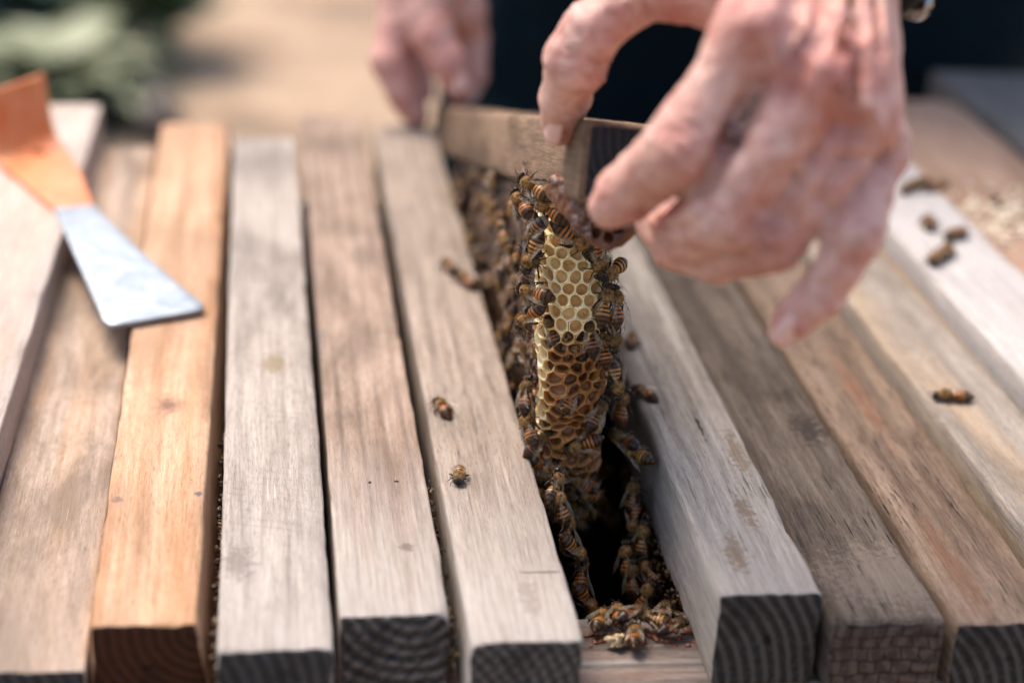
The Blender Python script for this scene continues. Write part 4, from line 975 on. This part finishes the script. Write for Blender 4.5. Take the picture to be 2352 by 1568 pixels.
# arms, neck, head, trunk: coarse grid, same body mesh
bs = SDF((-.12, .05, -.82), (.66, 1.12, 1.02), .011)
shL, shR = Vector((.41, .54, .50)), Vector((.08, .76, .54)); elbowR = Vector((-.03, .80, .32))
hipc = Vector((.26, .86, -.02)); chest = Vector((.26, .74, .38)); neck = Vector((.25, .62, .60))
def bc(a, b, r1, r2, k=.03): bs.cone(a, b, r1, r2, k)
bc(wristL+fdir*.05, elbowL, .027, .040, .01); bc(elbowL, shL, .040, .055); bc(wristR, elbowR, .027, .040, .01); bc(elbowR, shR, .040, .055)
bc(shL, shR, .06, .06); bc(hipc, chest, .13, .14); bc(Vector((.18, .86, -.02)), Vector((.34, .86, -.02)), .11, .11)
bc(chest, neck, .08, .055); bc(neck, Vector((.25, .57, .70)), .05, .05)
hd = Vector((.25, .54, .78)); bc(hd, hd+Vector((0, -.02, .04)), .080, .088, .02); bc(hd+Vector((0, -.04, -.05)), hd+Vector((0, -.05, -.02)), .05, .06, .02)
bc(hd+Vector((0, -.105, -.005)), hd+Vector((0, -.095, .03)), .014, .010, .01)
for s in (-1, 1):
    bc(hd+Vector((s*.086, .0, -.01)), hd+Vector((s*.088, .005, .025)), .012, .014, .008)
    kx = Vector((.26+s*.10, .83, -.40)); bc(Vector((.26+s*.08, .86, -.05)), kx, .085, .060); bc(kx, Vector((.26+s*.11, .86, -.74)), .058, .040); bc(Vector((.26+s*.11, .87, -.765)), Vector((.26+s*.13, .72, -.775)), .035, .028)
V3, Q3 = bs.mesh(); V3 = relax(V3, Q3, 2); parts.append((V3, Q3, np.zeros(len(V3))+.1, np.zeros(len(V3))))
allV = np.concatenate([p[0] for p in parts])-np.array(person.location); offs = np.cumsum([0]+[len(p[0]) for p in parts[:-1]]); allQ = np.concatenate([p[1]+o_ for p, o_ in zip(parts, offs)])
bm = np_mesh('body', allV, allQ, [SK])
for nm, i in (('red', 2), ('pale', 3)):
    a_ = bm.attributes.new(nm, 'FLOAT', 'POINT'); a_.data.foreach_set('value', np.concatenate([p[i] for p in parts]).astype(np.float32))
link('body', bm, person)
# fingernails
def nail(c, ax, nrm, L_, W_, curve=.35):
    ax = Vector(ax).normalized(); nrm = Vector(nrm); nrm = (nrm-ax*nrm.dot(ax)).normalized(); sx2 = ax.cross(nrm); vs = []; fs = []; n = 10
    for j in range(n+1):
        for i in range(n+1):
            u = i/n*2-1; t = j/n*2-1
            sh = (1-abs(t)**4*.25)*(1 if t > -.6 else 1-((-.6-t)/.4)**2*.45)
            x = u*W_*sh; z = -curve*abs(u)**2*W_+.0004*(1-abs(u)**3)-.0004*t*t; vs.append(c+sx2*x+ax*(t*L_)+nrm*z-person.location)
    for j in range(n):
        for i in range(n): a = j*(n+1)+i; fs.append((a, a+1, a+n+2, a+n+1))
    m = mesh('fingernail', vs, fs, [NAIL]); o = link('fingernail', m, person); sf = o.modifiers.new('thick', 'SOLIDIFY'); sf.thickness = .0005; return o
tn = toward(C1(232, 540, .600), .0040); nl = -Vector(ray(1400, 300)); right = Vector((1, 0, 0))
nail(C1(214, 548, .5930), C1(222, 600, .605)-C1(255, 440, .592), nl-right*1.1, .0068, .0050)
nail(toward(C1(1262, 1448, .521), .0052), JP['p7'][0]-JP['p6'][0], nl+right*.25-Vector((0, 0, .5)), .0050, .0040)
nail(toward(A(1048, 185, 1.045), .0078), A(1052, 200, 1.045)-A(1035, 150, 1.043), nl, .0068, .0060)
# clothing
navy = NB('navy_cloth'); v = navy.coord(); navy.P(Base_Color=navy.mix(navy.noise(v, 9, 4), H('#06131a'), H('#0a1c25')), Roughness=.9, Normal=navy.bump(navy.noise(v, 14, 4), .5, .02)); navy.p.inputs['Specular IOR Level'].default_value = .1
def cloth(name, segs, lo, hi, h=.011, label=None):
    c = SDF(lo, hi, h)
    for a, b, r1, r2 in segs: c.cone(a, b, r1, r2, .03)
    V, Q = c.mesh(); V = relax(V, Q, 2)
    V = V+vnormals(V, Q)*np.array([.010*fbm(Vector(p)*11, 3) for p in V.tolist()])[:, None]-np.array(person.location)
    o = link(name, np_mesh(name, V, Q, [navy.m]), person)
    if label: o['label'] = label
mL = elbowL.lerp(shL, .25); mR = elbowR.lerp(shR, .2)
cloth('jacket', [(mL, shL, .062, .072), (mR, shR, .060, .072), (shL, shR, .078, .078), (hipc+Vector((-.09, 0, .02)), chest+Vector((-.04, 0, 0)), .145, .135), (hipc+Vector((.09, 0, .02)), chest+Vector((.05, 0, 0)), .15, .135), (hipc+Vector((-.10, -.02, -.12)), hipc+Vector((.11, -.02, -.12)), .135, .15)], (-.15, .25, -.36), (.72, 1.12, .68))
cloth('trousers', [(Vector((.26+s*.09, .86, -.10)), Vector((.26+s*.11, .84, -.42)), .115, .085) for s in (-1, 1)]+[(Vector((.26+s*.11, .84, -.42)), Vector((.26+s*.12, .86, -.72)), .08, .068) for s in (-1, 1)], (-.05, .65, -.81), (.58, 1.05, .06))
hairb = NB('grey_hair'); hairb.P(Base_Color=H('#5a5048'), Roughness=.8)
hc = SDF((.13, .40, .72), (.37, .69, .95), .008); hc.cone(hd+Vector((0, .015, .03)), hd+Vector((0, .0, .055)), .088, .090, .01); hc.cone(hd+Vector((0, -.085, -.01)), hd+Vector((0, -.075, .03)), .06, .055, .01, sub=True)
V, Q = hc.mesh(); link('hair', np_mesh('hair', V-np.array(person.location), Q, [hairb.m]), person)
shoe = NB('black_shoe'); shoe.P(Base_Color=(.02, .02, .02), Roughness=.5)
for s in (-1, 1):
    sh_ = SDF((.26+s*.12-.09, .60, -.81), (.26+s*.12+.09, .98, -.66), .008); sh_.cone(Vector((.26+s*.11, .89, -.755)), Vector((.26+s*.13, .70, -.765)), .045, .038, .01); V, Q = sh_.mesh(); V[:, 2] = np.maximum(V[:, 2], -.795)
    link('shoe', np_mesh('shoe', V-np.array(person.location), Q, [shoe.m]), person)
# wristwatch
wc = atd(1931, -160, .552); rad = .0300; fdir = (fdir+Vector((.45, 0, 0))).normalized()
blk = NB('black_strap'); blk.P(Base_Color=(.006, .006, .007), Roughness=.75); blk.p.inputs["Specular IOR Level"].default_value = .1
mtl = NB('watch_metal'); mtl.P(Base_Color=(.30, .31, .32), Metallic=1, Roughness=.22)
watch = link('wristwatch', None, None, wc); tag(watch, 'black watch strap with a shiny case on the wrist of the near hand', 'watch')
a1 = fdir.orthogonal().normalized(); a2 = fdir.cross(a1); vs = []; fs = []; n = 48
for k in range(n):
    a = 2*math.pi*k/n; rdv = a1*math.cos(a)+a2*math.sin(a)
    for (rr2, yy) in ((rad-.001, -.010), (rad+.0014, -.0095), (rad+.0016, .0095), (rad-.001, .010)): vs.append(rdv*rr2+fdir*yy)
for k in range(n):
    for j in range(4): a = k*4+j; b = k*4+(j+1) % 4; c = ((k+1) % n)*4+(j+1) % 4; d = ((k+1) % n)*4+j; fs.append((a, b, c, d))
link('strap', mesh('strap', vs, fs, [blk.m]), watch)
pj = [(M.T @ (np.array(wc+v_)-CAM)) for v_ in vs[::16]]; print('strap', [(round(CX+c[0]/-c[2]*F), round(CY-c[1]/-c[2]*F), round(-c[2], 3)) for c in pj])
WB = atd(2104, 6, .575)-wc
def disc(name, c, ax, r, t, mat, n=32):
    ax = ax.normalized(); u = ax.orthogonal().normalized(); v_ = ax.cross(u); vs = []; fs = []
    for (f_, z_) in ((.9, -t), (1, -t*.6), (1, t*.6), (.86, t), (.80, t*.7)):
        for k in range(n): a = 2*math.pi*k/n; vs.append(c+u*math.cos(a)*r*f_+v_*math.sin(a)*r*f_+ax*z_)
    for j in range(4):
        for k in range(n): a = j*n+k; b = j*n+(k+1) % n; fs.append((a, b, b+n, a+n))
    fs.append(tuple(4*n+k for k in range(n))); fs.append(tuple(reversed(range(n)))); return link(name, mesh(name, vs, fs, [mat], True), watch)
disc('case', WB, Vector((.85, .5, -.2)), .0058, .0022, mtl.m)

# ------------------------------------------------------------------ plants behind
def leafm(name, c1, c2):
    b = NB(name); v = b.coord(); b.P(Base_Color=b.mix(b.noise(v, 12, 4), c1, c2), Roughness=.5); return b.m
LG = leafm('grey_green_leaf', H('#64857a'), H('#88a896')); LD = leafm('dark_green_leaf', H('#2c4a1c'), H('#44621f')); LO = leafm('olive_leaf', H('#6c7450'), H('#8c8c66')); BK = leafm('bark', H('#5a4a3c'), H('#3c3026'))
def leaf(root, base, d, up, L_, W_, droop, mat, name='leaf'):
    d = d.normalized(); side = d.cross(up).normalized(); vs = []; fs = []; n = 10
    for i in range(n+1):
        t = i/n; c = base+d*(L_*t)+Vector((0, 0, -droop*t*t*L_)); w_ = W_*math.sin(math.pi*min(1, .08+t*.92))**.8
        for k in (-1, -.5, 0, .5, 1): vs.append(c+side*w_*k+up*(abs(k)*w_*.25)-root.location)
    for i in range(n):
        for k in range(4): a = i*5+k; fs.append((a, a+1, a+6, a+5))
    return link(name, mesh(name, vs, fs, [mat]), root)
def gat(x, y, z=-.8): return at(x, y, z)
def plant(name, x, y, label, cat, mat, n, L_, W_, hgt, seed, lean=0.6, droop=.3):
    r = random.Random(seed); base = gat(x, y); root = link(name, None, None, base); tag(root, label, cat)
    vs = []; fs = []; tube(vs, fs, [Vector((0, 0, -.02)), Vector((.01, 0, hgt*.5)), Vector((0, .01, hgt))], .018, .010, 8); link('stem', mesh('stem', vs, fs, [BK]), root)
    for i in range(n):
        a = i*2.4+r.uniform(-.3, .3); el = r.uniform(.15, 1.0); d = Vector((math.cos(a), math.sin(a), el*lean+.15))
        leaf(root, base+Vector((0, 0, hgt*r.uniform(.3, 1))), d, Vector((0, 0, 1)), L_*r.uniform(.7, 1.15), W_*r.uniform(.8, 1.2), droop, mat)
plant('broad_leaf_plant', -30, 130, 'grey green broad leaved plant at the far left behind the hive, blurred', 'plant', LG, 34, .30, .075, .20, 1)
plant('broad_leaf_plant', -120, 60, 'grey green leafy plant cut off by the left frame edge', 'plant', LG, 30, .42, .09, .3, 2)
plant('low_shrub', 235, 120, 'olive green low shrub between the grey green plant and the path', 'shrub', LO, 120, .26, .05, .16, 3)
plant('low_shrub', 150, 260, 'pale olive weeds just behind the orange tool handle', 'shrub', LO, 90, .22, .045, .10, 4)
plant('dark_leaf_plant', 375, 130, 'dark green upright leafy sprig beside the tan path', 'plant', LD, 30, .26, .06, .16, 5, lean=2.6, droop=.05)
r_ = random.Random(8); stump = link('old_root', None, None, gat(330, 235)); tag(stump, 'dark gnarled root on the ground left of the tan path, blurred', 'root')
vs = []; fs = []; pts = [gat(250, 120)+Vector((0, 0, .12)), gat(285, 170)+Vector((0, 0, .06)), gat(320, 225)+Vector((0, 0, .04)), gat(350, 275)+Vector((0, 0, .03)), gat(370, 330)+Vector((0, 0, .02))]
tube(vs, fs, [p-stump.location for p in pts], .03, .05, 12); link('trunk', mesh('trunk', vs, fs, [BK]), stump)
def tree(x, y, h, label, seed):
    r = random.Random(seed); root = link('garden_tree', None, None, (x, y, -.8)); tag(root, label, 'tree', 'trees beyond the path')
    vs = []; fs = []; tube(vs, fs, [Vector((0, 0, 0)), Vector((.05, 0, h*.3)), Vector((-.05, .1, h*.6)), Vector((0, 0, h*.85))], .12, .04, 10); link('trunk', mesh('trunk', vs, fs, [BK]), root)
    vs = []; fs = []
    for i in range(2600):
        c = Vector((r.gauss(0, h*.17), r.gauss(0, h*.17), h*.68+r.gauss(0, h*.14))); a = Vector((r.uniform(-1, 1), r.uniform(-1, 1), r.uniform(-1, 1))).normalized()*.09; b = a.orthogonal().normalized()*.04; b0 = len(vs)
        vs += [c-a, c+b, c+a, c-b]; fs.append((b0, b0+1, b0+2, b0+3))
    link('crown', mesh('crown', vs, fs, [LO]), root)
tree(-2.6, 9, 3.6, 'small olive green tree beyond the path, left one', 1); tree(-.6, 14, 4.5, 'olive green tree beyond the path, farther one', 2)
print('bees', nb[0], 'cells', ncell)
